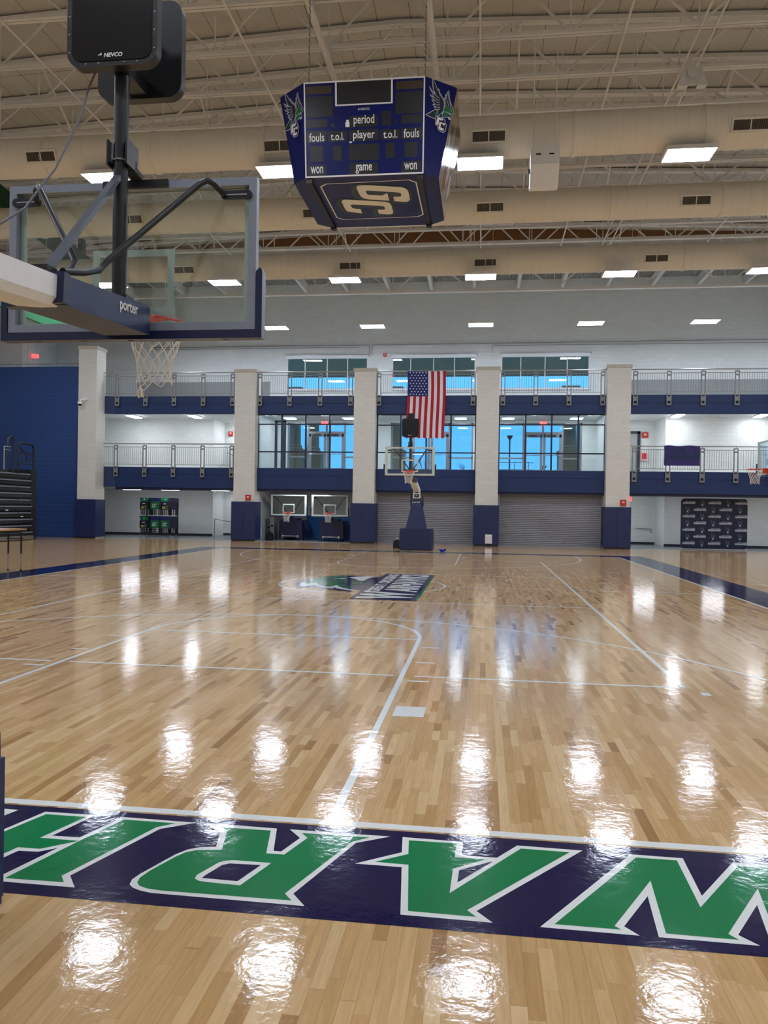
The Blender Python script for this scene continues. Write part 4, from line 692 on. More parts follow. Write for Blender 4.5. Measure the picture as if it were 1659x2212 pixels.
# ---------------------------------------------------------------- portable baskets (local frame: board plane y = 0, court toward +y)
def net_mb(cx, cy, z0, seed, sag=0.0):
    rn = random.Random(seed); mb = MB(); prof = [(.225, 0), (.197, -.085), (.172, -.155), (.152, -.215), (.137, -.27), (.128, -.325), (.124, -.375), (.134, -.425)]; k = 12; P = []
    for i, (r, z) in enumerate(prof):
        P.append([Vector((cx + (r + rn.uniform(-.006, .006)) * math.cos(2 * PI * (j + .5 * (i % 2)) / k), cy + r * math.sin(2 * PI * (j + .5 * (i % 2)) / k), z0 + z + (rn.uniform(-.015, .015) if i else 0) - (sag * max(0, math.cos(2 * PI * j / k - 2.6)) if i > 4 else 0))) for j in range(k)])
    for i in range(len(prof) - 1):
        for j in range(k):
            for d in ((0, 1) if i % 2 else (0, -1)):
                q = P[i + 1][(j + (d if i % 2 else d)) % k]; mb.tube([P[i][j], (P[i][j] + q) / 2 + Vector((0, 0, -.004)), q], .0037, 5)
            if i == len(prof) - 2 and j % 2 == 0: mb.tube([P[-1][j], (P[-1][j] + P[-1][(j + 1) % k]) / 2 - Vector((0, 0, .03)), P[-1][(j + 1) % k]], .004, 5)
    return mb, P[-1]
def shot_clock(t, y, facing, zb, w=.63, h=.69, part='shot_clock'):
    d = .075 if facing > 0 else -.075; o = rrect(w, h, .1, 6); c = zb + h / 2
    b = MB().prism([(x, y, c + z) for x, z in o], (0, d, 0)).build(part, 'black', t, True)
    s = MB().prism([(x, y + d, c + z) for x, z in rrect(w - .07, h - .07, .07, 6)], (0, d * .06, 0)).build('display_face', 'black_gloss', b)
    mb = MB(); put_text(mb, 'NEVCO', (-.05 * facing * -1 if facing < 0 else .09, y + d * 1.09, zb + .055), (1 if facing < 0 else -1, 0, 0), (0, 0, 1), .13, .028, 0, .15, .03)
    s2 = -1 if facing > 0 else 1
    mb.poly([(s2 * -.066, y + d * 1.09, zb + .069), (s2 * -.094, y + d * 1.09, zb + .069), (s2 * -.066, y + d * 1.09, zb + .086)]); mb.build('maker_logo', 'letter', b)
    sc = MB()
    for sx in (-1, 1):
        for k in range(5): z = zb + .1 + k * .12; sc.tube([(sx * (w / 2 - .018), y + d, z), (sx * (w / 2 - .018), y + d * 1.05, z)], .006, 6)
    for k in (-2, -1, 1, 2): sc.tube([(k * .09, y + d, zb + .02), (k * .09, y + d * 1.05, zb + .02)], .006, 6)
    sc.build('screw', 'alu', b); return b
def basket(name, label, zb, base_y, base_w, base_len, tower_z, arm, clocks, sag=0.0, stored=False, boom=None, base_h=.87, group=None):
    t = thing(name, label, 'basketball hoop', (0, 0, 0), group); bw, bh = .915, 1.05; z1 = zb + bh
    MB().box(-bw + .04, -.006, zb + .04, bw - .04, .006, z1 - .04).build('backboard', 'glass', t)
    f = MB()
    for a in (-bw, bw - .055): f.box(a, -.05, zb, a + .055, .008, z1)
    for a in (zb, z1 - .055): f.box(-bw + .055, -.05, a, bw - .055, .008, a + .055)
    f.build('board_frame', 'alu_frame', t)
    b = MB(); i = .003
    for a, c in ((-bw, -bw + .1), (bw - .1, bw)): b.box(a, .0085, zb, c, .0085 + i, z1)
    for a, c in ((zb, zb + .075), (z1 - .06, z1)): b.box(-bw + .1, .0085, a, bw - .1, .0085 + i, c)
    b.build('board_border', 'border', t)
    q = MB(); qb, qt, qw = zb + .13, zb + .59, .305
    q.box(-qw, .0085, qb, -qw + .05, .0115, qt).box(qw - .05, .0085, qb, qw, .0115, qt).box(-qw + .05, .0085, qt - .05, qw - .05, .0115, qt).box(-qw + .05, .0085, qb, qw - .05, .0115, qb + .05)
    q.build('shooter_square', 'border', t)
    e = MB(); out = [(-bw - .05, zb - .06), (bw + .05, zb - .06), (bw + .05, zb + .4), (bw + .035, zb + .425), (bw + .005, zb + .4), (bw + .003, zb - .004), (-bw - .003, zb - .004), (-bw - .005, zb + .4), (-bw - .035, zb + .425), (-bw - .05, zb + .4)]
    e.prism([(x, -.058, z) for x, z in out], (0, .085, 0)); ep = e.build('edge_padding', 'pad_dark', t)
    h = MB()
    for x in (-.7, -.35, 0, .35, .7): h.box(x - .02, -.02, zb - .0625, x + .02, -.008, zb - .0598)
    h.build('vent_slot', 'black', ep)
    rz = zb + .155; rc = .385
    r = MB().tube([(.23 * math.cos(2 * PI * k / 40), rc + .23 * math.sin(2 * PI * k / 40), rz) for k in range(40)], .011, 8, close=True)
    r.box(-.11, .012, rz - .09, .11, .03, rz + .045).box(-.1, .02, rz - .012, .1, .17, rz + .012).bar((-.09, .03, rz - .07), (-.15, .2, rz - .01), .02, .03).bar((.09, .03, rz - .07), (.15, .2, rz - .01), .02, .03); r.build('rim', 'orange', t, True)
    nm, last = net_mb(0, rc, rz, len(name) + int(zb * 10), sag); no = nm.build('net', 'net', t)
    if sag:
        p = min(last, key=lambda v: v.z); tf = MB(); rn = random.Random(2)
        for k in range(16): a = rn.uniform(0, 6.28); g = rn.uniform(.008, .022); tf.tube([p, p + Vector((g * math.cos(a) * .8, g * math.sin(a), -.03)), p + Vector((g * math.cos(a) * 1.2, g * math.sin(a), -rn.uniform(.055, .085)))], .006, 5)
        tf.build('loose_tuft', 'net', no)
    # braces from the boom to the upper corners, with slotted brackets
    if boom is None: boom = (-base_y - .3, tower_z + .15)
    by, bz = boom
    for s in (-1, 1):
        if stored: pth = [(s * .1 + .05, -.75, zb + .12), (s * .14 + .05, -.6, zb + .16), (s * .72, -.12, z1 - .1), (s * .78, -.06, z1 - .1)]
        else: pth = [(s * .08, -1.05, zb + .11), (s * .1, -.86, zb + .16), (s * .105, -.68, zb + .23), (s * .11, -.58, zb + .32), (s * .57, -.22, z1 - .11), (s * .61, -.19, z1 - .075), (s * .645, -.16, z1 - .085), (s * .69, -.07, z1 - .125)]
        MB().tube(pth, .021, 10).build('brace', 'black', t, True)
        MB().prism([(s * .775 + x, -.052, z1 - .125 + z) for x, z in rrect(.22, .06, .029, 5)], (0, -.014, 0)).box(s * .775 - .075, -.069, z1 - .13, s * .775 + .075, -.066, z1 - .12, 1).build('brace_bracket', ['black', 'alu'], t)
    if arm:
        # padded boom end, white steel arm, mast with cable bracket
        P = lambda y: bz + (zb + .065 - bz) * (y - by) / (-.07 - by)
        pd = MB(); y0, y1 = -1.17, -.07
        pts = [(-.165, P(y0) - .08), (.165, P(y0) - .08), (.165, P(y0) + .085), (-.165, P(y0) + .085)]; pte = [(-.165, P(y1) - .1), (.165, P(y1) - .1), (.165, P(y1) + .1), (-.165, P(y1) + .1)]
        V = [(x, y0, z) for x, z in pts] + [(x, y1, z) for x, z in pte]
        pd.add(V, [(3, 2, 6, 7), (0, 3, 7, 4), (1, 5, 6, 2), (0, 1, 2, 3), (4, 7, 6, 5)], 0); pd.add(V, [(0, 4, 5, 1)], 1); po = pd.build('boom_pad', ['pad', 'pad_under'], t)
        fl = MB().prism([(-.17, y0 - .03, P(y0) - .095), (.172, y0 - .03, P(y0) - .075), (.172, y0 - .02, P(y0) + .1), (-.17, y0 - .02, P(y0) + .1)], (0, .06, 0)); fl.build('pad_flap', 'pad_dark', po)
        ln = MB(); d = Vector((0, y1 - y0, (P(y1) - P(y0)))).normalized(); put_text(ln, 'porter', Vector((.168, -.52, P(-.52) - .015)), d, (0, -d.z, d.y), .26, .085, 0, 0, .022); ln.build('maker_logo', 'letter', po)
        am = MB(); ye = by; A = [(-.1, -.085), (.1, -.085), (.13, -.04), (.13, .085), (-.13, .085), (-.13, -.04)]
        V = [(x, y0 + .03, P(y0) + z) for x, z in A] + [(x, ye, P(ye) + z) for x, z in A]; m = len(A)
        am.add(V, [tuple(range(m)), tuple(range(2 * m - 1, m - 1, -1))] + [(i, m + i, m + (i + 1) % m, (i + 1) % m) for i in range(m)]); am.build('boom_arm', 'white', t)
        MB().tube([(0, -.2, zb + .1), (0, -.2, z1 + (1.25 if clocks else .1))], .05, 16).build('mast', 'black', t, True)
        MB().box(-.08, -.26, zb + .12, .08, -.14, zb + .2).build('mast_shoe', 'black', t)
        MB().bar((0, -1.12, P(-1.12) + .1), (0, -.24, z1 - .05), .05, .03).build('mast_strut', 'strut', t)
        MB().box(-.05, -1.16, P(-1.12) + .06, .05, -1.06, P(-1.12) + .15).build('strut_shoe', 'black', t)
        MB().bar((0, -.2, z1 + .1), (.06, -.055, z1 + .01), .09, .03).box(-.2, -.068, z1 - .052, .28, -.05, z1 + .002).box(-.075, -.26, z1 + .03, -.063, -.13, z1 + .2).box(.063, -.27, z1 + .03, .077, -.1, z1 + .2).box(-.075, -.14, z1 + .04, .077, -.128, z1 + .1).build('top_bracket', 'black', t)
        MB().tube([(.056 * math.cos(a * .5236), -.2 + .056 * math.sin(a * .5236), z1 + .07) for a in range(12)], .006, 6, close=True).build('cable_clamp', 'alu', t)
    for c in clocks: shot_clock(t, c[0], c[1], c[2])
    if clocks:
        MB().box(-.06, clocks[0][0], clocks[0][2] + .02, .06, clocks[-1][0], clocks[0][2] + .12).build('clock_bracket', 'black', t)
        MB().box(-.12, -.27, clocks[0][2] + .69, .12, -.13, clocks[0][2] + .87).build('horn_box', 'black', t) if len(clocks) == 1 else None
    # tower and base
    g = -base_y
    if stored:
        h0 = base_h
        MB().prism([(-base_w, g, .12), (base_w, g, .12), (base_w - .03, g, h0), (-base_w + .03, g, h0)], (0, -base_len, 0)).build('base_padding', 'pad_dark', t)
        MB().prism([(-base_w, g - .1, .1), (-base_w, g - .1, h0 - .05), (-base_w - .2, g - .25, h0 - .5), (-base_w - .24, g - .3, .1)], (0, -base_len + .2, 0)).build('side_fender', 'pad_dark', t)
        bb = MB().tube([(-base_w + .2, g + .06, .2), (base_w - .2, g + .06, .2)], .03, 10)
        for s in (-1, 1): bb.box(s * (base_w - .22) - .03, g - .02, .12, s * (base_w - .22) + .03, g + .08, .26)
        bb.build('tow_bar', 'chrome', t)
        MB().box(-.35, g - 1.0, h0, .15, -.35, h0 + .1).bar((0, -.7, h0 + .05), (0, -.05, zb + .1), .16, .16).build('folded_boom', 'pad_dark', t)
        for sx in (-1, 1):
            for yy in (g - .12, g - base_len + .15):
                MB().tube([(sx * (base_w - .25) - .03, yy, .075), (sx * (base_w - .25) + .03, yy, .075)], .075, 14).build('caster', 'black', t, True)
    else:
        p = MB(); h0 = base_h
        p.prism([(-base_w, g, .02), (base_w, g, .02), (base_w - .015, g, h0), (-base_w + .015, g, h0)], (0, -base_len, 0)); po = p.build('base_padding', 'pad', t)
        MB().box(-base_w - .004, g - .3, .05, base_w + .004, g + .004, h0 - .1).build('padding_cover', 'pad', po)
        MB().prism([(-.42, g - .05, h0), (.42, g - .05, h0), (.2, g - .2, tower_z - .28), (-.2, g - .2, tower_z - .28)], (0, -.55, 0)).build('tower_pad', 'pad', t)
        tp = MB().prism([(-.2, g - .19, tower_z - .27), (.2, g - .19, tower_z - .27), (.15, g - .24, tower_z), (-.15, g - .24, tower_z)], (0, -.5, 0)).build('tower_pad', 'pad', t)
        mb = MB(); put_text(mb, 'porter', (.17, g - .183, tower_z - .22), (-1, 0, 0), (0, 0, 1), .34, .075, 0, 0, .02); mb.build('maker_logo', 'letter', tp)
        if arm:
            hb = MB().box(-.14, g - .4, tower_z - .02, .14, g - .2, tower_z + .34).box(-.1, g - .6, tower_z + .2, .1, by + .1, bz + .06).build('pivot_head', 'white', t); mb = MB().box(-.09, g - .199, tower_z + .02, .09, g - .194, tower_z + .16).box(-.07, g - .193, tower_z + .2, .07, g - .188, tower_z + .24); mb.build('head_plate', 'black', hb)
            mb = MB(); put_text(mb, 'P', (.03, g - .19, tower_z + .05), (-1, 0, 0), (0, 0, 1), .06, .08); mb.build('maker_logo', 'letter', hb)
            MB().bar((.24, g - .5, tower_z - .35), (.24, g - .5, tower_z + .3), .04, .3).bar((-.24, g - .5, tower_z - .35), (-.24, g - .5, tower_z + .1), .04, .3).build('parallel_link', 'pad_dark', t)
    return t
near = basket('basketball_hoop', 'large near basketball hoop seen from behind, navy padded boom and glass backboard', 2.885, 2.27, .56, 1.9, 2.3, True, [(-.28, -1, 4.575), (.06, 1, 4.575)], sag=.05, boom=(-2.6, 2.72), base_h=.72)
near.location = (.08, 1.2, 0)
far = basket('basketball_hoop', 'far basketball hoop facing the camera in front of the first roller shutter', 2.885, 2.95, .65, 1.5, 2.12, True, [(-.14, 1, 4.3)], boom=(-3.3, 2.42))
far.location = (-.07, 24.0, 0); far.rotation_euler = (0, 0, PI)
s1 = basket('basketball_hoop', 'folded basketball hoop parked in the store bay, left one', 1.24, .45, .62, 1.5, 1, False, [], stored=True, base_h=1.0, group='folded hoops in the store bay')
s1.location = (-7.06, 33.7, 0); s1.rotation_euler = (0, 0, PI)
s2 = dup(s1, (-4.88, 33.3, 0), 'folded basketball hoop parked in the store bay, right one'); s2.rotation_euler = (0, 0, PI)
t = thing('basketball_hoop', 'side basketball hoop turned toward the court at the far right', 'basketball hoop', (0, 0, 0)); zb = 2.9; bw = .915
MB().box(-bw + .04, -.006, zb + .04, bw - .04, .006, zb + 1.02).build('backboard', 'glass', t); f = MB()
for a in (-bw, bw - .05): f.box(a, -.04, zb, a + .05, .008, zb + 1.06)
for a in (zb, zb + 1.01): f.box(-bw + .05, -.04, a, bw - .05, .008, a + .05)
f.build('board_frame', 'border', t); MB().prism([(x, -.05, z) for x, z in ((-bw - .05, zb - .05), (bw + .05, zb - .05), (bw + .05, zb + .38), (bw + .01, zb + .38), (bw + .005, zb - .003), (-bw - .005, zb - .003), (-bw - .01, zb + .38), (-bw - .05, zb + .38))], (0, .08, 0)).build('edge_padding', 'pad_dark', t)
rz = 3.05; r = MB().tube([(.23 * math.cos(2 * PI * k / 40), .385 + .23 * math.sin(2 * PI * k / 40), rz) for k in range(40)], .012, 8, close=True).box(-.1, .012, rz - .12, .1, .14, rz + .03).build('rim', 'orange', t, True)
net_mb(0, .385, rz, 9)[0].build('net', 'net', t); MB().tube([(-.8, -.25, zb + .2), (-.8, -.25, 13.45)], .06, 12).box(-.85, -.28, zb + .3, .3, -.03, zb + .5).build('ceiling_mast', 'steel', t)
t.location = (11.27, 20.9, 0); t.rotation_euler = (0, 0, PI / 2)
tag(MB().tube([(-.1, .98, 4.62), (-.15, .98, 4.52), (-.15, .9, 4.31), (-.16, .85, 4.2), (-.19, .75, 3.98), (-.21, .68, 3.83), (-.26, .6, 3.68), (-.3, .5, 3.51), (-.35, .42, 3.42), (-.42, .25, 3.25), (-.47, .1, 3.1)], .007, 8).build('power_cable', 'cable', smooth=True), 'thin grey cable hanging from the shot clock of the near hoop', 'cable')

# ---------------------------------------------------------------- centre scoreboard
cx, cy = .13, 12.53
t = thing('scoreboard', 'blue four-sided scoreboard with clipped corners hanging over centre court', 'scoreboard', (cx, cy, 8.29))
zt, zb = 10.1, 8.29
top = [(-1.21, -1.555), (1.21, -1.555), (1.81, -1.08), (1.81, 1.08), (1.21, 1.555), (-1.21, 1.555), (-1.81, 1.08), (-1.81, -1.08)]
bot = [(-1.19, -1.36), (1.19, -1.36), (1.47, -1.138), (1.47, 1.138), (1.19, 1.36), (-1.19, 1.36), (-1.47, 1.138), (-1.47, -1.138)]
T3 = [Vector((cx + x, cy + y, zt)) for x, y in top]; B3 = [Vector((cx + x, cy + y, zb)) for x, y in bot]
body = MB(); V = T3 + B3
body.add(V, [tuple(range(8)), tuple(range(15, 7, -1))], 1); body.add(V, [(i, 8 + i, 8 + (i + 1) % 8, (i + 1) % 8) for i in range(8)], 0)
bo = body.build('cabinet', ['sb_blue', 'sb_navy'], t)
def face_frame(i):
    a, b, c, d = T3[i], T3[(i + 1) % 8], B3[i], B3[(i + 1) % 8]; n = (b - a).cross(c - a).normalized()
    if n.dot((a + b) / 2 - Vector((cx, cy, (a.z + c.z) / 2))) < 0: n = -n
    return (lambda u, v, e=.0: a * (1 - u) * (1 - v) + b * u * (1 - v) + c * (1 - u) * v + d * u * v + n * e), n
def side_panel(i):
    F, n = face_frame(i); p = MB()
    def rc(u0, v0, u1, v1, e, mi): p.add([F(u, v, k) for k in (0, e) for u, v in ((u0, v1), (u1, v1), (u1, v0), (u0, v0))], [(4, 5, 6, 7), (0, 1, 5, 4), (1, 2, 6, 5), (2, 3, 7, 6), (3, 0, 4, 7)], mi)
    rc(0, 0, 1, 1, .01, 0); po = p.build('display_panel', ['sb_blue'], t)
    w = MB(); p = w
    for q in ((0, 0, 1, .016), (0, .984, 1, 1), (0, .016, .011, .984), (.989, .016, 1, .984), (.262, .016, .276, .262), (.724, .016, .738, .262), (.276, .247, .724, .262)): rc(*q, .018, 0)
    w.build('white_trim', 'letter', po)
    D = DATA['panel']; s = MB(); p = s
    for k, (q, r) in D.items():
        mi = 1 if k.startswith('amber') else (0 if k != 'screen' else 2)
        if k == 'screen': rc(.276, .016, .724, .247, .013, 2)
        else: rc(q[0], q[1], r[0], r[1], .0125, mi)
    s.build('digit_window', ['screen', 'screen_brown', 'black'], po)
    tx = MB()
    for s_, q, r in DATA['ptext']:
        o = F(q[0], r[1], .0145); ux = F(r[0], r[1], .0145) - o; uy = F(q[0], q[1], .0145) - o
        if s_ == 'NEVCO': put_text(tx, s_, o, ux.normalized(), uy.normalized(), ux.length, uy.length, 0, .2, .01); m_ = o - ux * .1; tx.poly([m_, m_ + uy * 1.0, m_ - ux * .18 + uy * .5])
        else: put_text(tx, s_, o, ux.normalized(), uy.normalized(), ux.length, uy.length, 0, 0, .01)
    tx.build('panel_lettering', 'letter', po)
    sm = MB(); p = sm; rc(.347, .435, .381, .485, .03, 0); rc(.354, .41, .374, .435, .02, 0); rc(.379, .635, .4, .652, .02, 0); sm.build('padlock_box', 'white', po)
side_panel(0)
F, n = face_frame(4); back = MB().add([F(u, v, .01) for u, v in ((0, 1), (1, 1), (1, 0), (0, 0))], [(0, 1, 2, 3)]).build('display_panel', 'sb_navy', t)
def emblem(P, s, name, parent, e0=.006, silver='em_s'):
    mb = MB(); ix = {'s': 1, 'n': 1, 'g': 2, 'w': 3}; N = len(DATA['em'])
    def line(q, w, e, mi):
        for a, b in zip(q, q[1:]):
            dx, dy = b[0] - a[0], b[1] - a[1]; l = math.hypot(dx, dy) or 1; nx, ny = -dy / l * w, dx / l * w; ex, ey = dx / l * w * .6, dy / l * w * .6
            mb.poly([P(x, y, e) for x, y in ((a[0] - nx - ex, a[1] - ny - ey), (b[0] - nx + ex, b[1] - ny + ey), (b[0] + nx + ex, b[1] + ny + ey), (a[0] + nx - ex, a[1] + ny - ey))], mi)
    for i, (c, q) in enumerate(DATA['em']):
        mb.poly([P(x, y, e0 + .0012 * i) for x, y in ccw(q)], ix[c])
        if c == 's': line(q + q[:1], .0065, e0 + .0012 * i + .0006, 0)
    for q in DATA['emline']: line(q, .0055, e0 + .0012 * 2.6, 0)
    return mb.build(name, [silver, 'em_n', 'em_g', 'em_w'], parent)
for i, off in ((1, 0.0), (7, 0.0)):
    F, n = face_frame(i); a, b = T3[i], T3[(i + 1) % 8]; uh = (b - a).normalized(); vv = (T3[i] - B3[i]); vv = (vv - uh * vv.dot(uh)).normalized()
    if i == 1: o = a
    else: o = b - uh * .765
    emblem(lambda x, y, e, o=o, uh=uh, vv=vv, n=n: o + uh * x + vv * y + n * e, 1.0, 'hawk_emblem', t)
for i in (2, 6):
    F, n = face_frame(i); ad = MB(); cs = [('ad_brown', 0), ('ad_grey', 1), ('ad_white', 2), ('ad_red', 3)]
    ad.poly([F(u, v, .006) for u, v in ((0, 1), (1, 1), (1, 0), (0, 0))], 1)
    for pl, mi in (([(0, 0), (.5, 0), (.32, .42), (0, .35)], 0), ([(.5, 0), (1, 0), (1, .4), (.7, .55)], 0), ([(.1, .5), (.2, .4), (.32, .6), (.2, .8)], 2), ([(.4, .5), (.52, .4), (.66, .62), (.5, .85)], 2), ([(.28, .66), (.4, .6), (.48, .85), (.34, .98)], 3), ([(.72, .6), (.82, .5), (.9, .72), (.8, .9)], 2)): ad.poly([F(u, v, .009) for u, v in pl[::-1]], mi)
    ad.build('advert_panel', [c for c, _ in cs], t)
un = MB(); zz = zb - .004
def ring(mb, pts, w, z, mi):
    c = Vector((sum(p[0] for p in pts) / len(pts), sum(p[1] for p in pts) / len(pts), 0)); k = len(pts)
    inn = [(p[0] + (c.x - p[0]) * w, p[1] + (c.y - p[1]) * w) for p in pts]
    for i in range(k): j = (i + 1) % k; mb.poly([(*pts[i], z), (*pts[j], z), (*inn[j], z), (*inn[i], z)], mi)
ring(un, DATA['ub'], .028, zz, 0)
for s_ in DATA['sh']: un.poly([(*q, zz - .001) for q in s_], 2); c = Vector((sum(q[0] for q in s_) / len(s_), sum(q[1] for q in s_) / len(s_))); un.poly([(q[0] + (c.x - q[0]) * .035, q[1] + (c.y - q[1]) * .06, zz - .002) for q in s_], 1)
for k in 'GC': un.poly([(*q, zz - .004) for q in DATA[k]], 3)
un.build('underside_emblem', ['letter', 'slate', 'green_edge', 'ivory'], t)
for s in (-1, 1): MB().box(cx + s * 1.12 - .035, cy - 1.3, zb - .06, cx + s * 1.12 + .035, cy + 1.3, zb - .001).build('bottom_rail', 'black', t)
for sx in (-1, 1):
    for sy in (-1, 1): MB().box(cx + sx * 1.12 - .06, cy + sy * 1.27 - .07, zb - .09, cx + sx * 1.12 + .06, cy + sy * 1.27 + .07, zb + .0).build('rail_clamp', 'black', t)
for sx, sy in ((-1.15, -1.35), (1.2, -1.4)):
    ch = MB(); x, y = cx + sx, cy + sy; z = zt; k = 0
    while z < 13.3: ch.bar((x, y, z), (x + (.012 if k % 2 else -.012), y, z + .07), .02, .006 if k % 2 else .02); z += .065; k += 1
    ch.build('hanging_chain', 'rail_grey', t)
for s in (-1, 1): MB().tube([(cx + s * 1.2, cy - 1.3 + .14 * math.cos(a), zt + .0 + .14 * math.sin(a)) for a in [PI * k / 8 for k in range(9)]], .014, 8).build('lifting_eye', 'rail_grey', t, True)

# ---------------------------------------------------------------- flag, paper banner, backdrop
t = thing('flag', 'large American flag hanging upright from the upper railing', 'flag', (-.11, 32.15, 5.0)); fx0, fx1, fz0, fz1 = -1.02, .79, 5.02, 8.2
mb = MB(); nc, nr = 52, 40
def fp(u, v): return (fx0 + (fx1 - fx0) * (u + .012 * math.sin(v * 5)) - .03 * v * (1 if u < .5 else .6), 32.225 + .04 * math.sin(u * 21 + v * 1.5) * (.25 + .75 * v) + .02 * math.sin(u * 9), fz1 - (fz1 - fz0) * v - .03 * math.sin(PI * u) * (1 - v))
vs = [fp(i / nc, j / nr) for j in range(nr + 1) for i in range(nc + 1)]; fs = []; ms = []
for j in range(nr):
    for i in range(nc):
        fs.append((j * (nc + 1) + i, j * (nc + 1) + i + 1, (j + 1) * (nc + 1) + i + 1, (j + 1) * (nc + 1) + i)); u = (i + .5) / nc; st = 12 - int(u * 13)
        ms.append(2 if (u < 7 / 13 and (j + .5) / nr < .38) else (0 if st % 2 == 0 else 1))
mb.v = vs; mb.f = fs; mb.m = ms; fo = mb.build('flag_cloth', ['flag_red', 'flag_white', 'flag_blue'], t, True)
for u in (.02, .35, .68, .98): q = fp(u, .004); MB().tube([(q[0], q[1], q[2]), (q[0], 32.27, 8.2), (q[0], 32.3, 8.235), (q[0], 32.335, 8.2)], .008, 6).build('tie', 'flag_white', t)
st = MB()
for r in range(9):
    for k in range(6 if r % 2 == 0 else 5):
        u = (.045 + (k + (.5 if r % 2 else 0)) * .09); v = .022 + r * .0405; u = .03 + u * .92
        c = Vector(fp(u, v)); pts = []
        for q in range(10): a = PI / 2 + q * PI / 5; R = .045 if q % 2 == 0 else .018; pts.append((c.x + R * math.cos(a), c.y - .03, c.z + R * math.sin(a)))
        st.poly(pts)
st.build('stars', 'letter', fo)
t = thing('paper_banner', 'navy paper banner with faded green lettering taped over the lower right railing', 'banner', (11.5, 32.2, 3.8))
mb = MB(); n1, n2 = 14, 8; vs = [(10.74 + 1.56 * i / n1, 32.22 + .02 * math.sin(i * 1.3 + j), 3.82 + .9 * j / n2 + (.02 * math.sin(i * .8) if j == n2 else 0)) for j in range(n2 + 1) for i in range(n1 + 1)]
mb.add(vs, [(j * (n1 + 1) + i, j * (n1 + 1) + i + 1, (j + 1) * (n1 + 1) + i + 1, (j + 1) * (n1 + 1) + i) for j in range(n2) for i in range(n1)]); po = mb.build('paper_sheet', 'banner_blue', t, True)
lt = MB(); put_text(lt, 'GO', (11.15, 32.19, 4.45), (1, 0, 0), (0, 0, 1), .6, .17, 0, 0, .012); put_text(lt, 'WARHAWKS', (10.82, 32.19, 4.12), (1, 0, 0), (0, 0, 1), 1.4, .22, 0, 0, .012); lt.build('lettering', 'banner_green', po)
t = thing('logo_backdrop', 'navy fabric backdrop with repeated team logos standing under the right balcony', 'backdrop', (13.24, 33.25, 0)); bx0, bx1, bz0, bz1, by_ = 11.77, 14.71, .03, 2.36, 33.22
cxx, czz = (bx0 + bx1) / 2, (bz0 + bz1) / 2; o = rrect(bx1 - bx0, bz1 - bz0, .16, 5); MB().prism([(cxx + x, by_, czz + z) for x, z in o], (0, .06, 0)).build('fabric_panel', 'backdrop', t)
wd = MB(); cw, ch = (bx1 - bx0) / 5.15, (bz1 - bz0) / 7.05
for r in range(7):
    for c in range(5):
        x = bx0 + .07 + cw * (c + .5) - (.08 if r % 2 else 0) + (.04 if c == 4 else 0); z = bz1 - .2 - .312 * r
        if (r + c) % 2 == 0:
            put_text(wd, 'WARHAWKS', (x - .28, by_ - .004, z - .06), (1, 0, 0), (0, 0, 1), .56, .1, 0, .3, .045); put_text(wd, 'GREAT CROSSING', (x - .17, by_ - .004, z + .05), (1, 0, 0), (0, 0, 1), .42, .03, 0, .2, .01)
        else: emblem(lambda a, b, e, x=x, z=z: Vector((x + (a - .36) * .32, by_ - e, z + .16 + b * .33)), 1.0, 'hawk_emblem', t, .003, 'em_t')
wd.build('lettering', 'bd_white', t)
MB().box(bx0 - .03, 33.15, 0, bx1 + .03, 33.35, .035).build('foot_rail', 'thresh', t)
for x in (bx0 + .3, bx1 - .3): MB().tube([(x, 33.29, .03), (x, 33.29, 2.2)], .015, 8).build('stand_pole', 'alu', t)

# ---------------------------------------------------------------- chair cart under the left balcony
t = thing('chair_cart', 'two-tier black chair cart with wheels against the white block wall', 'cart', (-14.22, 34.5, 0)); x0, x1 = -15.2, -13.32
f = MB()
for y in (34.15, 35.0):
    f.box(x0, y - .025, .13, x1 + .0, y + .025, .18)
    if y > 34.5:
        for x in (x0 + .08, x1 - .08): f.box(x - .025, y - .025, .13, x + .025, y + .025, 2.02)
for z in (1.04, 1.98): f.box(x0 + .08, 34.55, z, x1 - .08, 34.6, z + .05)
for x in (x0 + .08, x1 - .08): f.box(x - .025, 34.15, 1.04, x + .025, 35.0, 1.09).box(x - .025, 34.15, 1.98, x + .025, 35.0, 2.03)
f.build('cart_frame', 'black', t)
for x in (x0 + .12, x1 - .15):
    for y in (34.17, 34.98): MB().tube([(x - .02, y, .065), (x + .02, y, .065)], .065, 12).box(x - .03, y - .02, .06, x + .03, y + .02, .14).build('caster', 'alu', t)
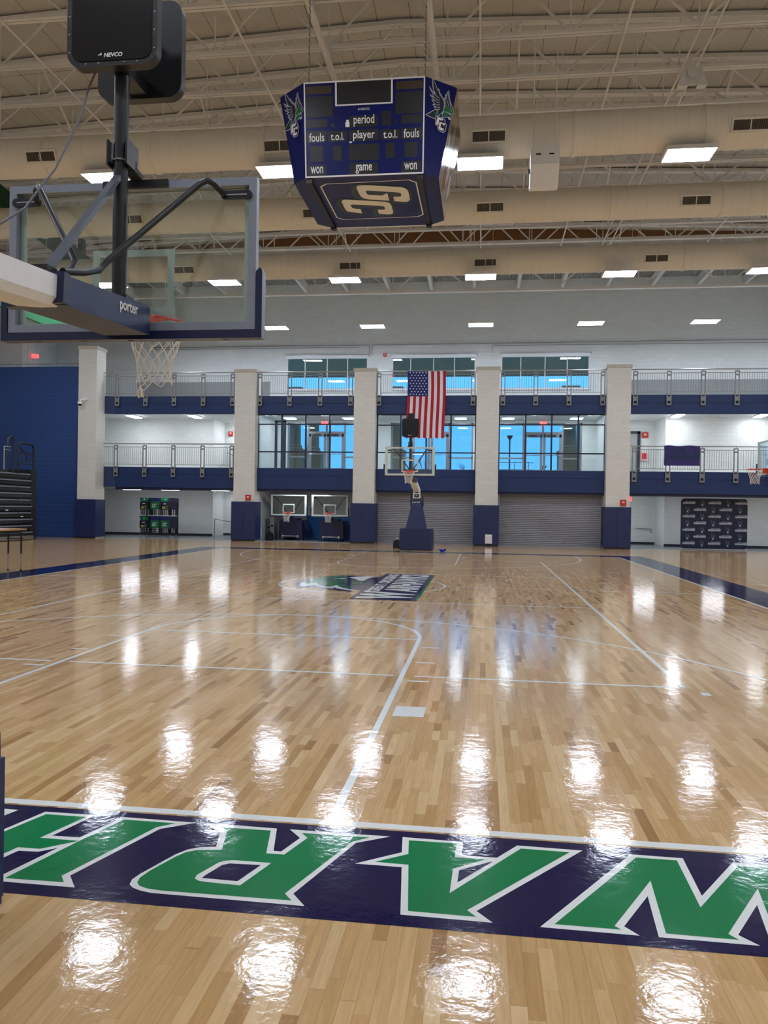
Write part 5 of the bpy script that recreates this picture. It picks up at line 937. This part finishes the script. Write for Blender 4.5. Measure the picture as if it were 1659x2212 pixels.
def folded_chair(back, seat, logo, label):
    t = thing('folding_chair', label, 'chair', (0, 0, 0), 'folding chairs hanging on the cart')
    fr = MB()
    for s in (-1, 1): fr.tube([(s * .2, .06, 0.02), (s * .21, .03, .5), (s * .205, .02, .86), (s * .16, .02, .92)], .014, 8).tube([(s * .17, .1, 0.0), (s * .18, .05, .6)], .012, 8)
    fr.tube([(-.2, .05, .12), (.2, .05, .12)], .011, 6).tube([(-.2, .05, .24), (.2, .05, .24)], .011, 6).build('frame', 'black', t, True)
    bk = MB().prism([(x, -.01, .83 + z) for x, z in rrect(.46, .19, .075, 5)], (0, .05, 0)).build('backrest', back, t)
    se = MB().prism([(x, -.04, .52 + z) for x, z in rrect(.46, .42, .07, 5)], (0, .05, 0)).build('seat', seat, t)
    g = MB()
    if logo == 'team':
        put_text(g, 'GC', (-.13, -.044, .42), (1, 0, 0), (0, 0, 1), .24, .2, 0, .25, .03); g.build('seat_logo', 'em_w', se)
    elif logo == 'gold':
        g.poly([(-.15, -.044, .36), (.0, -.044, .36), (.0, -.044, .45), (-.075, -.044, .5), (-.15, -.044, .45)], 0)
        for k in range(4): g.box(.02, -.046, .37 + k * .045, .15, -.043, .385 + k * .045, 0)
        g.add([(-.1, -.044, .59), (.07, -.044, .6), (.05, -.044, .65), (-.08, -.044, .63)], [(0, 1, 2, 3)], 1); g.build('seat_print', ['gold', 'em_w'], se)
        h = MB().poly([(.035 * math.cos(a * .5236), -.0125, .835 + .035 * math.sin(a * .5236)) for a in range(12)]).build('round_badge', 'em_s', bk)
    return t
A = folded_chair('cgreenv', 'cnavyv', 'gold', 'green-backed navy folding chair, upper tier, left end of the cart'); A.location = (-14.95, 34.3, 1.12)
B = folded_chair('cblue', 'cgreenv', 'team', 'blue-backed folding chair with a green team-logo seat, upper tier'); B.location = (-14.36, 34.27, 1.12)
dup(A, (-13.8, 34.3, 1.12), 'green-backed navy folding chair, upper tier, right of the green logo seat'); dup(A, (-14.95, 34.3, .14), 'green-backed navy folding chair, lower tier, left end of the cart')
dup(B, (-14.34, 34.27, .14), 'blue-backed folding chair with a green logo seat, lower tier middle'); dup(B, (-13.78, 34.27, .14), 'blue-backed folding chair with a green logo seat, lower tier right')
DK = folded_chair('cnavyv', 'cnavyv', 'none', 'dark navy folding chair stacked behind the front row of the cart'); DK.location = (-14.95, 34.75, .14)
for x in (-14.93, -14.36, -13.8):
    for z in (1.12, .14):
        for k in (1, 2, 3, 4): dup(DK, (x + k * .012 * (x + 14.9) + (.06 * k if x > -14 else .0), 34.3 + k * .1, z), 'dark navy folding chair stacked behind the front row of the cart')
for k in range(4): dup(DK, (-13.42 - .02 * k, 34.34 + .12 * k, 1.12), 'dark folding chair at the right end of the cart, seen edge-on', rz=.35); dup(DK, (-13.42 - .02 * k, 34.34 + .12 * k, .14), 'dark folding chair at the right end of the cart, seen edge-on', rz=.35)

# ---------------------------------------------------------------- bleachers, table
t = thing('bleachers', 'folded black bleachers with grey edges along the left side, beside the navy wall', 'bleachers', (-18.3, 20, 0)); Y0, Y1 = 5.0, 28.75
MB().box(-19.3, Y0, .02, -17.95, Y1 + .25, 3.0).box(-19.3, Y1 + .05, .02, -17.9, Y1 + .5, 3.2).build('under_frame', 'bleach_dark', t)
for k in range(10):
    z = .38 + k * .29; xo = -17.72 - .012 * k; sp = Y1 - (1.1 if k % 2 else 0)
    rw = MB().box(xo - .3, Y0, z - .2, xo - .06, Y1 - .02, z - .07).build('bench_row', 'plastic_black', t)
    e = MB().box(xo - .22, Y0, z - .055, xo, sp - .02, z)
    if k % 2: e.box(xo - .22, sp + .07, z - .055, xo, Y1 - .1, z)
    e.build('bench_edge', 'slat', rw)
MB().box(-17.95, Y0, .03, -17.7, Y1, .2).build('skirt_board', 'skirt', t)
for y in (8, 13, 18, 23, 26.3): MB().box(-18.6, y - .9, 3.0, -17.95, y + .9, 3.12).build('aisle_step', 'plastic_black', t)
def loop(pts, r=.024): return MB().tube(pts, r, 8)
X_ = -18.0
loop([(X_, 27.0, 3.05), (X_ - .1, 27.35, 4.45), (X_ - .1, 27.55, 4.6), (X_ - .1, 27.75, 4.5), (X_, 27.6, 3.05)], .05).build('aisle_rail', 'black', t, True)
loop([(X_, 28.0, 3.1), (X_, 27.95, 4.2), (X_, 28.05, 4.35), (X_, 29.0, 4.35), (X_, 29.15, 4.2), (X_, 29.15, 3.1)], .045).build('end_rail', 'black', t, True)
loop([(X_, 28.05, 3.9), (X_, 29.15, 3.9)], .03).tube([(X_, 28.0, 3.45), (X_, 29.15, 3.45)], .03, 8).tube([(X_, 28.0, 4.2), (X_, 28.6, 3.85), (X_, 28.6, 3.6), (X_, 29.1, 3.7)], .03, 8).build('end_rail', 'black', t, True)
for y0, y1 in ((26.05, 26.6), (24.3, 24.9)): loop([(X_, y0, 3.05), (X_, y0, 4.05), (X_, y0 + .05, 4.1), (X_, y1, 4.1)], .022).build('aisle_rail', 'steel_rail', t, True)
loop([(X_, 26.95, 3.1), (X_, 26.95, 4.12), (X_, 27.4, 4.12)], .022).tube([(X_, 26.95, 3.98), (X_, 27.4, 3.98)], .015, 6).build('aisle_rail', 'steel_rail', t, True)
for k, y in enumerate((25.6, 27.9, 26.8)): MB().box(-17.76, y - .06, .75 + k * .29, -17.71, y + .06, .79 + k * .29).build('seat_number', 'letter', t)
t = thing('scorer_table', 'narrow wood-topped table with black telescoping legs at the left sideline', 'table', (-8.85, 12.7, 0))
MB().box(-9.12, 11.75, 1.0, -8.55, 13.68, 1.035).build('tabletop', 'tabletop', t); MB().box(-9.05, 11.85, .93, -8.62, 13.6, 1.0).build('apron', 'black', t)
for x in (-8.98, -8.64):
    for y in (11.9, 13.6): l = MB().tube([(x, y, .42), (x, y, .95)], .022, 10).build('leg', 'black', t, True); MB().tube([(x, y, .03), (x, y, .45)], .014, 8).build('leg_extension', 'alu', l, True); MB().tube([(x, y, 0), (x, y, .04)], .026, 10).build('leg_foot', 'black', l)
MB().box(-9.02, 13.58, .78, -8.6, 13.62, .8).build('cross_rail', 'black', t)
tag(MB().box(-8.95, 12.9, 1.035, -8.7, 13.2, 1.04).build('paper_sheet', 'paper'), 'white sheet of paper lying on the narrow wood-topped table', 'paper')

# ---------------------------------------------------------------- things under the roof and small items
t = thing('ceiling_speaker', 'white loudspeaker cabinet with two slots hanging right of the scoreboard', 'speaker', (3.97, 15.9, 9.78))
MB().prism([(3.63, 15.35, 10.68), (3.63, 15.35, 10.24), (3.63, 15.62, 9.79), (3.63, 15.95, 9.82), (3.63, 15.6, 10.68)], (.7, 0, 0)).build('cabinet', 'white', t)
for x in (3.82, 4.14): MB().box(x - .06, 15.345, 10.47, x + .06, 15.35, 10.505).build('slot', 'black', t)
MB().box(3.58, 15.5, 10.1, 3.63, 15.6, 10.2).build('side_knob', 'black', t)
for x in (3.7, 4.25): MB().tube([(x, 15.5, 10.68), (x, 15.5, 13.45)], .014, 6).build('hanger_rod', 'steel', t)
t = thing('pulley_bracket', 'pale triangular pulley bracket on a joist at the right', 'bracket', (7.87, 17.2, 13.0)); mb = MB(); mb.prism([(7.55, 17.1, 13.1), (7.78, 17.1, 12.95), (7.98, 17.1, 12.95), (8.2, 17.1, 13.1), (8.06, 17.1, 13.6), (7.72, 17.1, 13.6)], (0, .05, 0)); mb.build('plate', 'steel', t)
MB().tube([(7.88, 17.05, 13.25), (7.88, 17.2, 13.25)], .14, 16).build('pulley', 'steel', t, True); MB().prism([(7.5, 17.05, 12.9), (7.75, 17.05, 12.9), (7.62, 17.05, 13.25)], (0, .2, 0)).build('gusset', 'white', t); MB().prism([(8.0, 17.05, 12.9), (8.25, 17.05, 12.9), (8.14, 17.05, 13.25)], (0, .2, 0)).build('gusset', 'white', t)
for x, l, h in ((-15.0, 'bright green batten hanging behind the near backboard glass', (18, 27.3, 8.82, 9.38)),): 
    t = thing('hanging_batten', l, 'batten', (x, (h[0] + h[1]) / 2, h[2])); MB().box(x - .08, h[0], h[2], x + .08, h[1], h[3]).build('batten', 'green_steel', t)
    for y in (19.2, 22.9, 25.0): MB().tube([(x, y, h[3]), (x, y, 13.5)], .012, 6).build('hanger_cable', 'steel', t)
t = thing('green_beam', 'dark green sloping beam under the roof behind the near backboard glass', 'beam', (-15.2, 25, 11.5)); MB().bar((-15.25, 19.5, 13.2), (-15.25, 28.6, 12.35), .3, .75).build('beam', 'green_dark', t); MB().bar((-15.25, 24.2, 13.4), (-15.25, 24.2, 12.2), .2, .3).bar((-15.25, 28.2, 13.4), (-15.25, 28.2, 12.4), .2, .3).build('hanger', 'green_dark', t)
t = thing('security_camera', 'white dome security camera on the first column', 'camera', (-16.75, 31.3, 6.55)); MB().tube([(-16.68, 31.4, 6.78), (-16.68, 31.28, 6.78)], .09, 14).tube([(-16.68, 31.3, 6.78), (-16.86, 31.2, 6.72), (-16.88, 31.18, 6.62)], .05, 10).build('arm', 'white', t, True)
MB().tube([(-16.88, 31.18, 6.64), (-16.88, 31.18, 6.52)], .11, 16).build('housing', 'white', t, True); MB().tube([(-16.88, 31.18, 6.52), (-16.88, 31.18, 6.47), (-16.88, 31.18, 6.43)], [.09, .075, .03], 14).build('dome', 'black_gloss', t, True)
tag(MB().box(2.74, 31.905, .12, 3.06, 31.922, .54).build('paper_notice', 'paper'), 'white paper notice on the navy pad between the two shutters', 'sign')
t = thing('blue_wrapper', 'crumpled shiny blue wrapper on the floor right of the far basket base', 'litter', (1.06, 26.0, 0)); mb = MB()
mb.add([(.93, 26, .12), (1.04, 25.95, .06), (1.06, 26, .0), (1.0, 26.04, .01), (1.12, 25.97, .07), (1.22, 26, .14), (1.2, 26.03, .05), (1.09, 26.05, .1)], [(0, 1, 2, 3), (2, 4, 5, 6), (1, 4, 2), (3, 2, 6, 7), (0, 3, 7), (7, 6, 5)]); mb.build('sheet', 'plasticblue', t)
